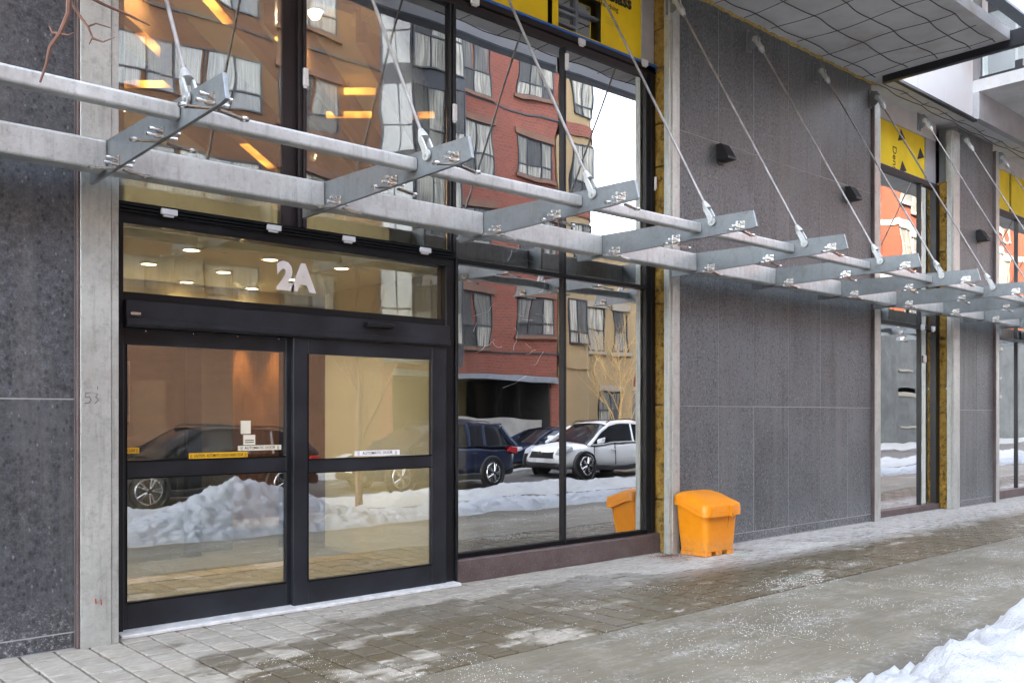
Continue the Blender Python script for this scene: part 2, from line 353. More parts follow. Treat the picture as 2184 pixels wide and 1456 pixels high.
def text(name, body, size, loc, parent, mat, rot=(R(90), 0, 0), ext=.0015, off=0.0, sx=1.0, align='LEFT', shear=0.0):
    cu = bpy.data.curves.new(name, 'FONT'); cu.body = body; cu.size = size; cu.extrude = ext; cu.offset = off
    cu.align_x = align; cu.shear = shear; cu.resolution_u = 3
    tmp = bpy.data.objects.new(name, cu); me = bpy.data.meshes.new_from_object(tmp); me.materials.clear(); me.materials.append(M[mat])
    bpy.data.objects.remove(tmp); o = bpy.data.objects.new(name, me); link(o, parent)
    o.location = Vector(loc) - (WL.get(parent.name, Vector()) if parent else Vector()); o.rotation_euler = rot; o.scale = (sx, 1, 1)
    return o
def copy_tree(o, parent=None):
    c_ = o.copy(); COL.objects.link(c_)
    if parent is not None: c_.parent = parent
    for ch in [x for x in bpy.data.objects if x.parent == o]: copy_tree(ch, c_)
    return c_

# ================================================================== ground
struct(obj('ground', B(-400, 400, -400, 400, -.6, -.25), 'asphalt'))
road = struct(obj('road', B(-60, 140, -7.2, .76, -.25, -.2), 'asphalt'))
pav = struct(obj('concrete_pavement', B(-30, 90, .75, 4.585, -.22, -.03), 'concrete_grey'))
x = -6.06
while x < 60:
    obj('slab', B(x, x + 2.392, .92, 4.58, -.03, 0), 'wet_concrete', pav, bevel=.004); x += 2.4
obj('kerb', B(-30, 60, .76, .912, -.22, -.002), 'concrete_grey', pav, bevel=.012)
pstrip = struct(obj('paver_strip', B(-4, 60, 4.588, 6.98, -.2, -.036), 'paver_sand'))
PW = .2135
pm = MB().box(-.098, .098, -.098, .098, -.05, 0).mesh('paver', 'paver', bevel=.005)
rest = MB(); ncol = 0; xx = 1.94 - PW * 5
cells = []
for i in range(250):
    X = xx + i * PW
    if X > 42: break
    y = 6.92 - (.105 if i % 2 else 0)
    first = True
    while y > 4.62:
        lo = max(y - PW, 4.597)
        cells.append((X, lo, y)); y -= PW
    if i % 2: cells.append((X, 6.82, 6.92))
n_obj = 0
for X, lo, hi in cells:
    full = abs((hi - lo) - PW) < .003
    dz = rnd.uniform(-.003, .002); jx = rnd.uniform(-.0015, .0015)
    if n_obj < 298 and X < 7.6 and X / ((lo + hi) / 2) > .19:
        p = obj('paver', pm, 'paver', pstrip, local=True); n_obj += 1
        p.location = (X + jx, (lo + hi) / 2, dz); p.scale = (1, (hi - lo - .0155) / .196, 1)
        p.rotation_euler = (rnd.uniform(-.006, .006), rnd.uniform(-.006, .006), rnd.uniform(-.008, .008))
    elif hi - lo > .03:
        rest.box(X - .0975 + jx, X + .0975 + jx, lo + .008, hi - .008, -.05, dz)
pr = obj('paver_field', rest, 'paver', pstrip); pr['kind'] = 'stuff'
opp_pav = struct(obj('far_pavement', B(-60, 140, -11.9, -7.2, -.25, -.08), 'concrete_grey', bevel=.02))

# ================================================================== our building
bld = thing('condo_building', 'new grey condominium building with dark stone cladding and unfinished bays', 'building', (0, 6.9, 0))
def stone_wall(x0, x1, cuts, rows, mat, y=6.70, zt=6.6):
    w = obj('stone_wall', B(x0, x1, y + .003, 7.02, 0, zt), 'grout', bld)
    xs = [x0] + cuts + [x1]; zs = rows
    for i in range(len(xs) - 1):
        for j in range(len(zs) - 1):
            g = .0045; pr_ = rnd.uniform(-.0015, .0015)
            obj('stone_panel', B(xs[i] + g, xs[i + 1] - g, y + pr_, y + .03, zs[j] + g, zs[j + 1] - g), mat, w, bevel=.002)
    return w
ROWS = [0.005, .115, 1.71, 4.935, 6.58]
stone_wall(-3.2, 1.965, [-1.2, .2], ROWS, 'granite_left')
stone_wall(8.585, 13.24, [9.385, 10.145, 10.96, 11.78, 12.535], ROWS, 'granite')
stone_wall(16.33, 17.86, [17.12], [.005, .115, 1.69, 4.88, 6.58], 'granite')
stone_wall(23.3, 33, [24.1, 24.9, 25.7, 26.5, 27.3], ROWS, 'granite')
obj('podium_wall', B(33, 62, 6.75, 7.0, 0, 6.59), 'granite', bld)
obj('podium_block', B(12.5, 30, 7.6, 24, 6.75, 14), 'tower_wall', bld); obj('podium_block', B(30, 90, 7.6, 24, 6.75, 27.5), 'tower_wall', bld)  # unseen upper masses, lengths and heights set for their shadow across the street
obj('side_wall', B(-3.2, -2.9, 7.03, 24, 0, 6.7), 'tower_wall', bld)
obj('rear_wall', B(-3.2, 62, 23.8, 24, 0, 6.74), 'tower_wall', bld)
obj('party_wall', B(12.9, 13.1, 7.03, 16, 0, 6.55), 'drywall', bld)
tw = obj('tower', B(-22, 12.5, 7.6, 24, 6.75, 44), 'tower_wall', bld)  # unseen mass added to shade the street; its end places the shadow edge
for kf in range(11):
    z = 9.6 + kf * 3
    obj('floor_band', B(-22.1, 12.6, 7.45, 7.6, z, z + .35), 'concrete_panel', tw)
# slab over the canopy, its soffit with hung wire mesh
obj('slab', B(-3.2, 13.1, 4.70, 7.6, 6.6, 6.74), 'soffit_concrete', bld)
obj('slab', B(13.1, 62, 6.42, 7.6, 6.6, 6.74), 'soffit_concrete', bld)
obj('edge_angle', MB().box(13.105, 13.135, 4.3, 6.46, 6.50, 6.72).box(13.135, 13.20, 4.3, 6.46, 6.50, 6.52), 'black_steel', bld, bevel=.003)
obj('edge_angle', MB().box(13.22, 16.2, 6.33, 6.395, 6.55, 6.598), 'black_steel', bld, bevel=.003)
fp = obj('fascia', MB().box(-3.2, 13.1, 4.32, 4.40, 6.62, 7.3), 'white_panel', bld)
obj('gutter', MB().box(-3.2, 13.1, 4.28, 4.44, 6.58, 6.618), 'steel_blue', fp, bevel=.004)
for a, b in ((13.15, 14.12), (14.126, 15.13), (15.136, 16.2)):
    obj('white_panel', B(a, b, 6.40, 6.44, 6.60, 9.4), 'white_panel', bld, bevel=.002)
# next balcony to the right
bal = obj('balcony', MB().box(16.21, 40, 3.4, 7.6, 7.06, 7.26), 'soffit_concrete', bld)
obj('beam', B(16.21, 40, 6.30, 6.42, 6.6, 7.058), 'concrete_panel', bal)
obj('drip_strip', B(16.205, 16.225, 3.4, 6.3, 7.265, 7.30), 'black_steel', bal)
for i in range(2):
    y0 = 6.25 - i * 1.42
    rp = obj('rail_pane', B(16.26, 16.272, y0 - 1.38, y0, 7.31, 8.35), 'glass_rail', bal)
    obj('rail_clamp', MB().box(16.235, 16.30, y0 - .62, y0 - .50, 7.262, 7.43), 'black_steel', rp, bevel=.004)
obj('balcony_door', MB().box(16.9, 17.0, 6.46, 6.52, 7.3, 9.3).box(18.3, 18.4, 6.46, 6.52, 7.3, 9.3).box(17.0, 18.3, 6.46, 6.52, 9.2, 9.3).box(17.0, 18.3, 6.46, 6.52, 7.3, 7.4), 'white_panel', bld)
obj('balcony_pane', B(17.0, 18.3, 6.48, 6.50, 7.4, 9.2), 'window_dark', bld)
obj('upper_wall', B(16.21, 40, 6.53, 6.6, 7.27, 10.2), 'concrete_panel', bld)
obj('upper_slab', B(13.2, 40, 3.6, 7.6, 9.6, 9.8), 'soffit_concrete', bld)
# foam line where stone meets soffit
fm = MB(); xs_ = 8.5
pts = []
while xs_ < 13.4:
    pts.append((xs_, 6.69 + rnd.uniform(-.012, .012), 6.585 + rnd.uniform(-.012, .006))); xs_ += .06
fm.tube(pts, [rnd.uniform(.012, .03) for _ in pts], 6); obj('foam_seam', fm, 'spray_foam', bld, smooth=True)
# hung wire mesh under the soffit
def mesh_wires(name, xs, ys, xa, xb, ya, yb, label):
    t = thing(name, label, 'wire mesh', ((xa + xb) / 2, (ya + yb) / 2, 6.55))
    for x in xs:
        pts = []; y = ya; ph = rnd.uniform(0, 6)
        while y <= yb + .001:
            pts.append((x + .012 * math.sin(y * 3 + ph), y, 6.545 + .02 * math.sin(y * 4.2 + ph))); y += .12
        obj('wire', MB().tube(pts, .0045, 5), 'wire_black', t, smooth=True)
    for y in ys:
        pts = []; x = xa; ph = rnd.uniform(0, 6)
        while x <= xb + .001:
            pts.append((x, y + .016 * math.sin(x * 5.1 + ph) + .006 * math.sin(x * 11 + ph), 6.535 + .012 * math.sin(x * 5.1 + ph + 1.5))); x += .1
        obj('wire', MB().tube(pts, .0065, 5), 'wire_black', t, smooth=True)
mesh_wires('wire_mesh', [7.2, 7.85, 8.5, 9.15, 9.75, 10.35, 10.98, 11.6, 12.2, 12.75], [6.45, 6.0, 5.55, 5.12, 4.82], 6.8, 12.95, 4.78, 6.6, 'black wire mesh hung below the wide concrete soffit')
mesh_wires('wire_mesh', [13.9, 14.6, 15.3, 16.0, 16.8, 17.6, 18.4, 19.3], [6.60, 6.50], 13.2, 20, 6.44, 6.64, 'black wire mesh under the narrow soffit below the white panels')

# ------------------------------------------------------------------ steel columns on the facade
def column(x0, x1, lipl, label, zt=6.45):
    t = thing('steel_column', label, 'steel column', ((x0 + x1) / 2, 6.7, 0), 'galvanized columns framing the bays')
    if lipl:
        obj('web', MB().box(x0 + .045, x1 - .05, 6.65, 6.66, 0, zt).box(x0 + .045, x0 + .055, 6.6601, 6.78, 0, zt), 'galvanized_column', t, bevel=.002)
        obj('flange', MB().box(x0, x0 + .044, 6.668, 6.742, 0, zt), 'galvanized_column', t, bevel=.003)
        obj('flange', MB().box(x1 - .049, x1, 6.662, 6.685, 0, zt), 'galvanized_column', t, bevel=.003)
    else:
        obj('web', MB().box(x0 + .02, x1 - .055, 6.65, 6.66, 0, zt), 'galvanized_column', t, bevel=.002)
        obj('flange', MB().box(x1 - .054, x1, 6.66, 6.86, 0, zt), 'galvanized_column', t, bevel=.004)
        obj('flange', MB().box(x0, x0 + .0195, 6.656, 6.86, 0, zt), 'sill_metal', t, bevel=.003)
    return t
c0 = column(1.968, 2.245, False, 'pale galvanized steel column between the near stone wall and the sliding door')
column(8.385, 8.575, True, 'galvanized steel column behind the orange bin')
column(13.245, 13.46, False, 'galvanized steel column at the far end of the long stone wall')
column(15.985, 16.32, True, 'galvanized steel column past the second glazed bay')
column(17.87, 18.06, False, 'galvanized steel column after the narrow stone pier')
# marks written on the first column
sc_ = MB().tube([(2.058, 6.648, 1.757), (2.018, 6.648, 1.750), (2.016, 6.648, 1.722), (2.045, 6.648, 1.724), (2.056, 6.648, 1.706), (2.042, 6.648, 1.686), (2.014, 6.648, 1.682)], .0018, 4)
sc_.tube([(2.075, 6.648, 1.75), (2.10, 6.648, 1.745), (2.085, 6.648, 1.725), (2.105, 6.648, 1.705), (2.08, 6.648, 1.68)], .0018, 4).tube([(2.10, 6.648, 1.80), (2.098, 6.648, 1.775)], .0018, 4)
obj('pencil_mark', sc_, 'grit_dark', c0)
obj('paint_mark', MB().tube([(2.085, 6.647, .335), (2.088, 6.647, .30)], .004, 5).tube([(2.12, 6.647, .325), (2.125, 6.647, .285)], .004, 5), 'red_print', c0)

# exposed insulation beside the columns
def wool(x, y0, y1, zs, label):
    t = thing('insulation_strip', label, 'insulation', (x, (y0 + y1) / 2, 0), 'exposed mineral wool strips')
    for a, b in zip(zs, zs[1:]):
        g = MB(); n = max(3, int((b - a) / .06)); rings = []
        for i in range(n + 1):
            z = a + .008 + (b - a - .016) * i / n
            w = .012 * noise.noise((x, z * 7, 1.3)) + .008 * rnd.uniform(-1, 1)
            rings.append([(x + w + .008 * rnd.uniform(-1, 1), y0 + .008 * rnd.uniform(0, 1), z), (x + w - .012 * rnd.random(), (y0 + y1) / 2, z), (x + w + .008 * rnd.uniform(-1, 1), y1, z), (x + .06, y1, z), (x + .06, y0 + .01, z)])
        obj('wool_batt', g.loft(rings), 'mineral_wool', t, smooth=False)
wool(8.440, 6.748, 6.93, [0, .62, 1.72, 2.9, 3.35, 4.5, 5.0, 5.65, 6.1, 6.55], 'mustard mineral wool strip beside the storefront and the bin')
wool(16.02, 6.75, 6.93, [0, .9, 1.75, 2.9, 4.4, 5.2, 5.6], 'dark mustard mineral wool strip past the second glazed bay')

# ================================================================== interior
def room(name, mb, mat): return struct(obj(name, mb, mat))
room('lobby_floor', B(1.5, 12.9, 6.99, 9.1, -.2, .015), 'lobby_tile'); room('lobby_carpet', B(1.5, 12.9, 9.1, 16, -.2, .014), 'lobby_grey')
room('lobby_back_wall', B(1.5, 12.9, 15.8, 16, .015, 6.5), 'lobby_wall')
room('lobby_left_wall', B(1.5, 1.7, 7.03, 15.8, .015, 6.5), 'lobby_wall')
room('vestibule_side_wall', B(5.68, 5.80, 7.02, 9.72, .015, 3.05), 'drywall')
room('vestibule_left_wall', B(1.9, 2.2, 7.03, 9.0, .015, 3.05), 'lobby_grey')
room('vestibule_ceiling', B(1.7, 8.6, 7.12, 13.2, 3.05, 3.13), 'drywall')
room('bulkhead', B(2.2, 5.5, 8.1, 8.2, 3.131, 3.80), 'drywall')
room('inner_header', B(2.2, 5.68, 10.0, 10.2, 2.45, 3.05), 'drywall_warm')
room('drywall_return', B(2.0, 2.42, 7.06, 7.5, 3.131, 6.0), 'drywall')
room('lobby_grey_wall', B(2.2, 5.3, 12.0, 12.15, .015, 3.05), 'lobby_grey')
room('wood_wall', B(5.3, 8.6, 13.2, 13.3, .015, 3.05), 'wood_panel')
room('side_room_wall', B(8.5, 8.62, 7.05, 15, .015, 6.4), 'lobby_wall')
room('upper_back_wall', B(1.7, 8.5, 13.5, 13.6, 3.131, 6.3), 'wood_panel')
room('upper_ceiling', B(1.7, 8.5, 7.55, 13.5, 5.42, 5.5), 'drywall')
room('upper_soffit', B(4.7, 8.36, 7.14, 7.55, 5.30, 5.42), 'drywall')
# wood baffles hung diagonally under the high lobby ceiling
k_ = .7071
def baffle(o_, zlo, zhi, strip, lab):
    mid = Vector((3.5 + o_ * k_, 3.5 - o_ * k_, 0)); ps = []
    for s_ in range(-120, 121):
        w = mid + Vector((k_, k_, 0)) * s_ * .1
        if 1.75 < w.x < 8.4 and 7.35 < w.y < 13.4: ps.append(w)
    if len(ps) < 4: return
    a_, b_ = ps[0], ps[-1]; nm = Vector((k_, -k_, 0)) * .05
    t = thing('wood_baffle', lab, 'ceiling baffle', (a_.x, a_.y, zlo), 'wooden baffles under the high lobby ceiling')
    def slab(p, q, h, z0, z1): return MB().add([tuple((v + n2).xy) + (z,) for z in (z0, z1) for v, n2 in ((p, -h), (q, -h), (q, h), (p, h))], [(0, 3, 2, 1), (4, 5, 6, 7), (0, 1, 5, 4), (1, 2, 6, 5), (2, 3, 7, 6), (3, 0, 4, 7)])
    obj('board', slab(a_, b_, nm, zlo, zhi), 'wood', t)
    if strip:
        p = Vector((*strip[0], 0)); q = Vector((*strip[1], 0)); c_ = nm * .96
        obj('light_strip', slab(p, q, c_, zlo - .012, zlo - .002), 'led_amber', t)  # emissive sheet stands in for light falling on the wood; no lamp
names_ = ['first', 'second', 'third', 'fourth', 'fifth', 'sixth', 'seventh', 'eighth', 'ninth', 'tenth']
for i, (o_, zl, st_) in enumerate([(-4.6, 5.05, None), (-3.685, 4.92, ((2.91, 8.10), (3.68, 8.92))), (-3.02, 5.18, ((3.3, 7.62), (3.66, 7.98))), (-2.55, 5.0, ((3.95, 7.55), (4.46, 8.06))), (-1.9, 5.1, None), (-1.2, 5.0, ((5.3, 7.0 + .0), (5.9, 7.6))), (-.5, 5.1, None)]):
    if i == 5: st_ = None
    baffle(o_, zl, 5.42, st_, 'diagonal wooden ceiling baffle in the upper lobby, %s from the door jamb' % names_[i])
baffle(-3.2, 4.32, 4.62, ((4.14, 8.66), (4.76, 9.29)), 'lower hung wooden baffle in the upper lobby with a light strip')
# amber linear lights deeper in the lobby
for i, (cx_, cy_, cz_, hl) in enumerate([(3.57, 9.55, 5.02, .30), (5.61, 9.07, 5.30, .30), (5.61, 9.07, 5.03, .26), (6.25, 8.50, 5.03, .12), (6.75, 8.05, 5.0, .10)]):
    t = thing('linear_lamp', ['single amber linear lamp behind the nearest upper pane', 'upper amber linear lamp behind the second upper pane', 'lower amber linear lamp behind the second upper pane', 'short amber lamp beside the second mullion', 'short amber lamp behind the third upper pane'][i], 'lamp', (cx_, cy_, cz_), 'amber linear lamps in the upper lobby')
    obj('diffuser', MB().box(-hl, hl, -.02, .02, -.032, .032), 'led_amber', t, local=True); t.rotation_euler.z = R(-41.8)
    obj('cable', MB().tube([(0, 0, .032), (0, 0, 5.42 - cz_)], .004, 5), 'wire_black', t, local=True)
def downlight(x, y, z, w, label, spot=70):
    t = thing('downlight', label, 'downlight', (x, y, z), 'round recessed downlights')
    obj('trim_ring', MB().torus((0, 0, -.004), .075, .012, 'z', 20, 6), 'white_plastic', t, local=True, smooth=True)
    obj('lens', MB().tube([(0, 0, -.010), (0, 0, -.002)], .066, 16), 'lamp_warm', t, local=True)
    l = bpy.data.lights.new('downlight_bulb', 'SPOT'); l.energy = w * (.33 if z < 4 else .55); l.color = (1, .80, .54) if w < 70 else (1, .58, .22); l.spot_size = R(spot * 2); l.spot_blend = .8; l.shadow_soft_size = .06
    lo = link(bpy.data.objects.new('bulb', l), t); lo.location = (0, 0, -.03)
ords = ['nearest the glass', 'in the middle row', 'in the back row']; cols_ = ['left', 'centre', 'right']
for i, x in enumerate((3.26, 4.01, 4.77)):
    for j, y in enumerate((7.85, 8.85, 9.9 - .12)):
        downlight(x, y, 3.05, 20, 'round warm downlight %s of the vestibule ceiling, %s column' % (ords[j], cols_[i]))
for i, x in enumerate((6.25, 6.85)):
    downlight(x, 13.02, 3.05, 75, 'warm downlight washing the wood wall, %s of two' % cols_[i * 2], 24)
for i, (x, y) in enumerate(((6.6, 8.6), (7.6, 10.4))):
    downlight(x, y, 3.05, 18, 'warm downlight over the side room floor, %s' % ['nearer one', 'farther one'][i])
for i, (x, y) in enumerate(((2.9, 7.70), (4.4, 7.70), (7.2, 8.8), (4.0, 11.8), (6.8, 12.0))):  # the front pair is added to light the bulkhead above the door
    downlight(x, y, 5.42 if y > 7.6 else 5.3, 34, 'warm downlight in the high lobby ceiling, number %s from the door' % ['one', 'two', 'three', 'four', 'five'][i], 80)
# entrance mat
mat_ = thing('entrance_mat', 'ribbed brown entrance mat inside the sliding door', 'mat', (3.8, 7.9, .015))
obj('base', B(2.25, 5.6, 7.05, 8.68, .016, .022), 'mat_base', mat_)
y = 7.06
while y < 8.66:
    obj('rib', B(2.27, 5.58, y, y + .032, .022, .031), 'mat_rib', mat_); y += .045
obj('border', B(2.25, 5.6, 8.685, 8.76, .016, .024), 'stainless', mat_)
inn = thing('inner_door', 'dark framed inner door between vestibule and lobby', 'door', (4.5, 10.1, .015))
obj('post', B(4.12, 4.28, 10.02, 10.12, .015, 2.448), 'black_aluminium', inn); obj('post', B(5.28, 5.40, 10.02, 10.12, .015, 2.448), 'black_aluminium', inn); obj('post', B(2.3, 2.42, 10.02, 10.12, .015, 2.448), 'black_aluminium', inn)
obj('leaf', B(4.40, 4.78, 10.30, 10.34, .015, 2.40), 'spandrel', inn); obj('pane', B(2.42, 4.12, 10.06, 10.07, .015, 2.448), 'glass_transom', inn)
# reception desk and board leaning in the side room
dk = thing('reception_desk', 'low wooden reception desk deep in the lobby', 'desk', (3.2, 11.2, .015))
obj('counter', B(2.4, 4.2, 10.95, 11.5, .95, 1.02), 'wood', dk, bevel=.006); obj('front_panel', B(2.45, 4.15, 11.0, 11.05, .015, .95), 'wood_panel', dk)
br_ = thing('floor_board', 'flat tan board lying on the side room floor', 'board', (6.9, 9.2, .015))
obj('sheet', MB().prism([(5.95, 7.2), (8.2, 7.2), (8.35, 8.0), (6.4, 9.9), (5.95, 9.9)], 'z', .016, .034), 'drywall_warm', br_)

# rooms behind the two farther bays
room('shop_floor', B(13.1, 23.2, 6.99, 12, -.2, .015), 'concrete_grey'); room('shop_back_wall', B(13.1, 23.2, 11.9, 12, .015, 6.5), 'lobby_grey')
room('shop_ceiling', B(13.1, 23.2, 7.05, 11.9, 5.5, 5.6), 'lobby_grey'); room('shop_end_wall', B(23.1, 23.3, 7.05, 12, .015, 6.5), 'lobby_grey')

# ================================================================== entrance door
dr = thing('sliding_door', 'black automatic sliding door with transom numbered 2A', 'door', (3.8, 6.9, 0))
fr = obj('frame', MB().box(2.275, 2.345, 6.86, 7.0, 0, 3.0).box(5.30, 5.40, 6.86, 7.0, 0, 3.0).box(2.275, 5.40, 6.862, 7.0, 3.0, 3.148).box(2.345, 5.30, 6.862, 7.0, 2.44, 2.50), 'black_aluminium', dr, bevel=.003)
for j in range(3): obj('groove', B(2.28, 5.39, 6.842 - .008 * j, 6.861, 3.078 + j * .024, 3.094 + j * .024), 'dark_gasket', dr)
obj('jamb_rib', MB().box(5.405, 5.425, 6.84, 6.9, 0, 3.1).box(5.428, 5.445, 6.855, 6.9, .24, 3.07), 'black_aluminium', dr, bevel=.002)
hd = obj('header', MB().box(2.345, 5.30, 6.80, 6.98, 2.243, 2.435), 'door_aluminium', dr, bevel=.004)
obj('header_lip', MB().box(2.345, 5.30, 6.785, 6.80, 2.255, 2.30), 'door_aluminium', hd, bevel=.003)
tp = obj('transom_pane', B(2.345, 5.30, 6.925, 6.935, 2.50, 3.0), 'glass_transom', dr)
text('number', '2A', .30, (3.60, 6.9225, 2.65), dr, 'white_vinyl', off=.0175, sx=.95)
def leaf(x0, x1, y, hole, stile, name='door_leaf'):
    a, b, zb, zm0, zm1, zt = hole
    lf = obj(name, MB().box(x0, a, y, y + .05, .03, 2.24).box(b, x1, y, y + .05, .03, 2.24).box(a, b, y + .001, y + .049, .03, zb).box(a, b, y + .001, y + .049, zm0, zm1).box(a, b, y + .001, y + .049, zt, 2.24), 'door_aluminium', dr, bevel=.002)
    obj('pane', B(a, b, y + .022, y + .030, zb, zm0), 'glass_door', lf); obj('pane', B(a, b, y + .022, y + .030, zm1, zt), 'glass_door', lf)
    obj('bead', MB().box(a, b, y - .004, y + .001, zb - .012, zb).box(a, b, y - .004, y + .001, zm1, zm1 + .010).box(a, b, y - .004, y + .001, zm0 - .010, zm0).box(a - .010, a, y - .0035, y + .001, zb, zt), 'dark_gasket', lf)
    return lf
l1 = leaf(2.35, 3.72, 6.90, (2.385, 3.665, .225, 1.140, 1.255, 2.12), .03)
l2 = leaf(3.70, 5.285, 6.835, (3.838, 5.118, .225, 1.125, 1.225, 2.11), .1)
obj('pull_bar', MB().box(2.395, 2.425, 6.955, 6.985, 1.55, 2.0), 'white_plastic', l1, bevel=.004)
sn = obj('motion_sensor', MB().prism([(6.80, 2.36), (6.745, 2.365), (6.735, 2.385), (6.75, 2.405), (6.80, 2.41)], 'x', 4.36, 4.64), 'black_aluminium', dr, bevel=.005)
obj('bolt', MB().tube([(2.40, 6.784, 2.335), (2.40, 6.776, 2.335)], .012, 8).box(2.37, 2.44, 6.778, 6.785, 2.325, 2.345), 'stainless', dr)
for i in range(4): obj('screw', MB().tube([(2.52 + .36 * i, 6.897, 2.225), (2.52 + .36 * i, 6.903, 2.225)], .006, 8), 'stainless', l1)
th = obj('threshold', MB().prism([(6.735, 0.002), (6.985, 0.002), (6.985, .030), (6.76, .030), (6.735, .024)], 'x', 2.29, 5.39), 'threshold', dr, bevel=.002)
def sticker(x0, x1, z0, z1, y, mat, body, size, col, leaf_, sx=1.0):
    s = obj('sticker', B(x0, x1, y - .001, y + .001, z0, z1), mat, leaf_)
    if body:
        text('lettering', body, size, ((x0 + x1) / 2, y - .0015, z0 + (z1 - z0) * .27), s, col, ext=.0003, off=size * .012, sx=sx, align='CENTER')
    return s
sticker(3.255, 3.632, 1.316, 1.356, 6.919, 'paper', '((  AUTOMATIC DOOR  ))', .032, 'black_print', l1, .92)
sticker(2.855, 3.335, 1.262, 1.308, 6.918, 'paper_yellow', '(((  CAUTION - AUTOMATIC DOOR STAND CLEAR  )))', .034, 'black_print', l1, .56)
sticker(2.386, 2.478, 1.318, 1.360, 6.919, 'paper_yellow', 'CLEAR )))', .030, 'black_print', l1, .62)
sticker(4.294, 4.768, 1.244, 1.290, 6.853, 'white_vinyl', '((   AUTOMATIC DOOR   ))', .036, 'black_print', l2, .96)
sticker(3.278, 3.362, 1.450, 1.556, 6.919, 'paper', '', 0, '', l1); p_ = sticker(3.300, 3.400, 1.362, 1.442, 6.917, 'paper', '', 0, '', l1)
obj('note_line', MB().box(3.312, 3.388, 6.9145, 6.9155, 1.395, 1.402).box(3.312, 3.388, 6.9145, 6.9155, 1.378, 1.385), 'grit_dark', p_)
# mounting clips on the head
def clip(x, z, par, w=.062, h=.022, y=6.84): obj('clip', MB().box(x - w, x + w, y - .025, y, z - h, z + h).box(x - w * .7, x + w * .6, y - .018, y + .004, z - h - .016, z - h), 'white_plastic', par, bevel=.004)
for x in (2.666, 3.52, 4.221, 5.036): clip(x, 3.115, dr)

# ================================================================== glazing
def bar(fm_, x0, x1, z0, z1, y0=6.86, y1=6.98): fm_.box(x0, x1, y0, y1, z0, z1)
up = thing('upper_glazing', 'tall upper windows with dark mullions above the sliding door', 'window', (3.8, 6.9, 3.15))
obj('head_frame', B(2.25, 5.40, 6.872, 7.0, 5.50, 5.58), 'bronze_frame', up)
obj('mullion', MB().box(3.765, 3.80, 6.868, 7.0, 3.16, 5.5).box(3.803, 3.830, 6.85, 6.99, 3.16, 5.5), 'bronze_frame', up, bevel=.002)
obj('mullion', MB().box(3.64, 3.762, 6.905, 7.0, 3.16, 5.5), 'bronze_frame', up)
obj('jamb', B(2.25, 2.275, 6.87, 7.0, 3.16, 5.5), 'black_aluminium', up)
obj('bottom_rail', B(2.275, 5.36, 6.875, 7.0, 3.15, 3.162), 'dark_gasket', up)
obj('pane', B(2.275, 3.64, 6.92, 6.93, 3.162, 5.5), 'glass_upper', up); obj('pane', B(3.83, 5.36, 6.92, 6.93, 3.162, 5.5), 'glass_upper', up)
clip(3.818, 4.41, up, .022, .075, 6.86)
sf = thing('storefront_glazing', 'large reflective storefront windows between the sliding door and the bin', 'window', (6.9, 6.9, 0))
obj('sill', MB().prism([(6.84, .002), (6.99, .002), (6.99, .235), (6.86, .225), (6.84, .215)], 'x', 5.43, 8.47), 'sill_metal', sf, bevel=.004)
obj('mullion', MB().box(5.365, 5.39, 6.875, 7.0, 3.12, 5.5).box(5.392, 5.41, 6.86, 7.0, 3.12, 5.5).box(5.412, 5.435, 6.875, 7.0, .24, 5.5), 'black_aluminium', sf, bevel=.002)
obj('mullion', MB().box(6.895, 6.925, 6.885, 7.0, .24, 5.5).box(6.903, 6.916, 6.87, 6.885, .24, 5.5), 'black_aluminium', sf, bevel=.002)
obj('jamb', MB().box(8.25, 8.33, 6.895, 7.0, .24, 5.56).box(8.33, 8.40, 6.885, 7.0, .24, 5.56), 'black_aluminium', sf, bevel=.002)
obj('crossbar', MB().box(5.436, 8.25, 6.878, 7.0, 3.05, 3.095).box(5.436, 8.25, 6.866, 6.878, 3.065, 3.08), 'black_aluminium', sf, bevel=.002)
obj('head_frame', MB().box(5.41, 8.42, 6.90, 7.0, 5.50, 5.66), 'bronze_frame', sf)
obj('head_flange', MB().box(5.41, 8.42, 6.885, 6.90, 5.585, 5.60), 'dark_gasket', sf)
obj('bottom_rail', B(5.436, 8.25, 6.88, 7.0, .236, .275), 'dark_gasket', sf)
for a, b in ((5.436, 6.895), (6.925, 8.25)):
    obj('pane', B(a, b, 6.92, 6.93, .275, 3.05), 'glass_store', sf); obj('pane', B(a, b, 6.92, 6.93, 3.095, 5.5), 'glass_store', sf)
obj('spandrel_panel', B(5.436, 6.895, 6.96, 6.98, 3.10, 3.42), 'spandrel', sf); obj('spandrel_panel', B(6.925, 8.25, 6.96, 6.98, 3.10, 3.40), 'drywall', sf)
for i in range(4):
    obj('hanger_wire', MB().tube([(5.55 + .36 * i, 7.05, 5.32), (5.62 + .36 * i, 7.05, 5.38), (5.72 + .36 * i, 7.05, 5.42), (5.82 + .36 * i, 7.05, 5.41)], .008, 5), 'rod_steel', sf)
sq = random.Random(21)
for i in range(20):
    px_, pz_ = sq.uniform(5.5, 6.75), sq.choice((sq.uniform(1.2, 2.95), sq.uniform(2.2, 2.9), sq.uniform(3.12, 3.3), sq.uniform(2.0, 2.95))); a = sq.uniform(-.7, 1.2); pp = [(px_, 6.9185, pz_)]
    for q in range(sq.randint(2, 7)):
        a += sq.uniform(-.7, .7); pp.append((pp[-1][0] + .05 * math.cos(a), 6.9185, pp[-1][2] + .05 * math.sin(a)))
    if all(5.45 < p[0] < 6.88 and (.28 < p[2] < 3.04 or 3.1 < p[2] < 3.5) for p in pp): obj('scratch', MB().tube(pp, .0009, 3), 'white_plastic', sf)
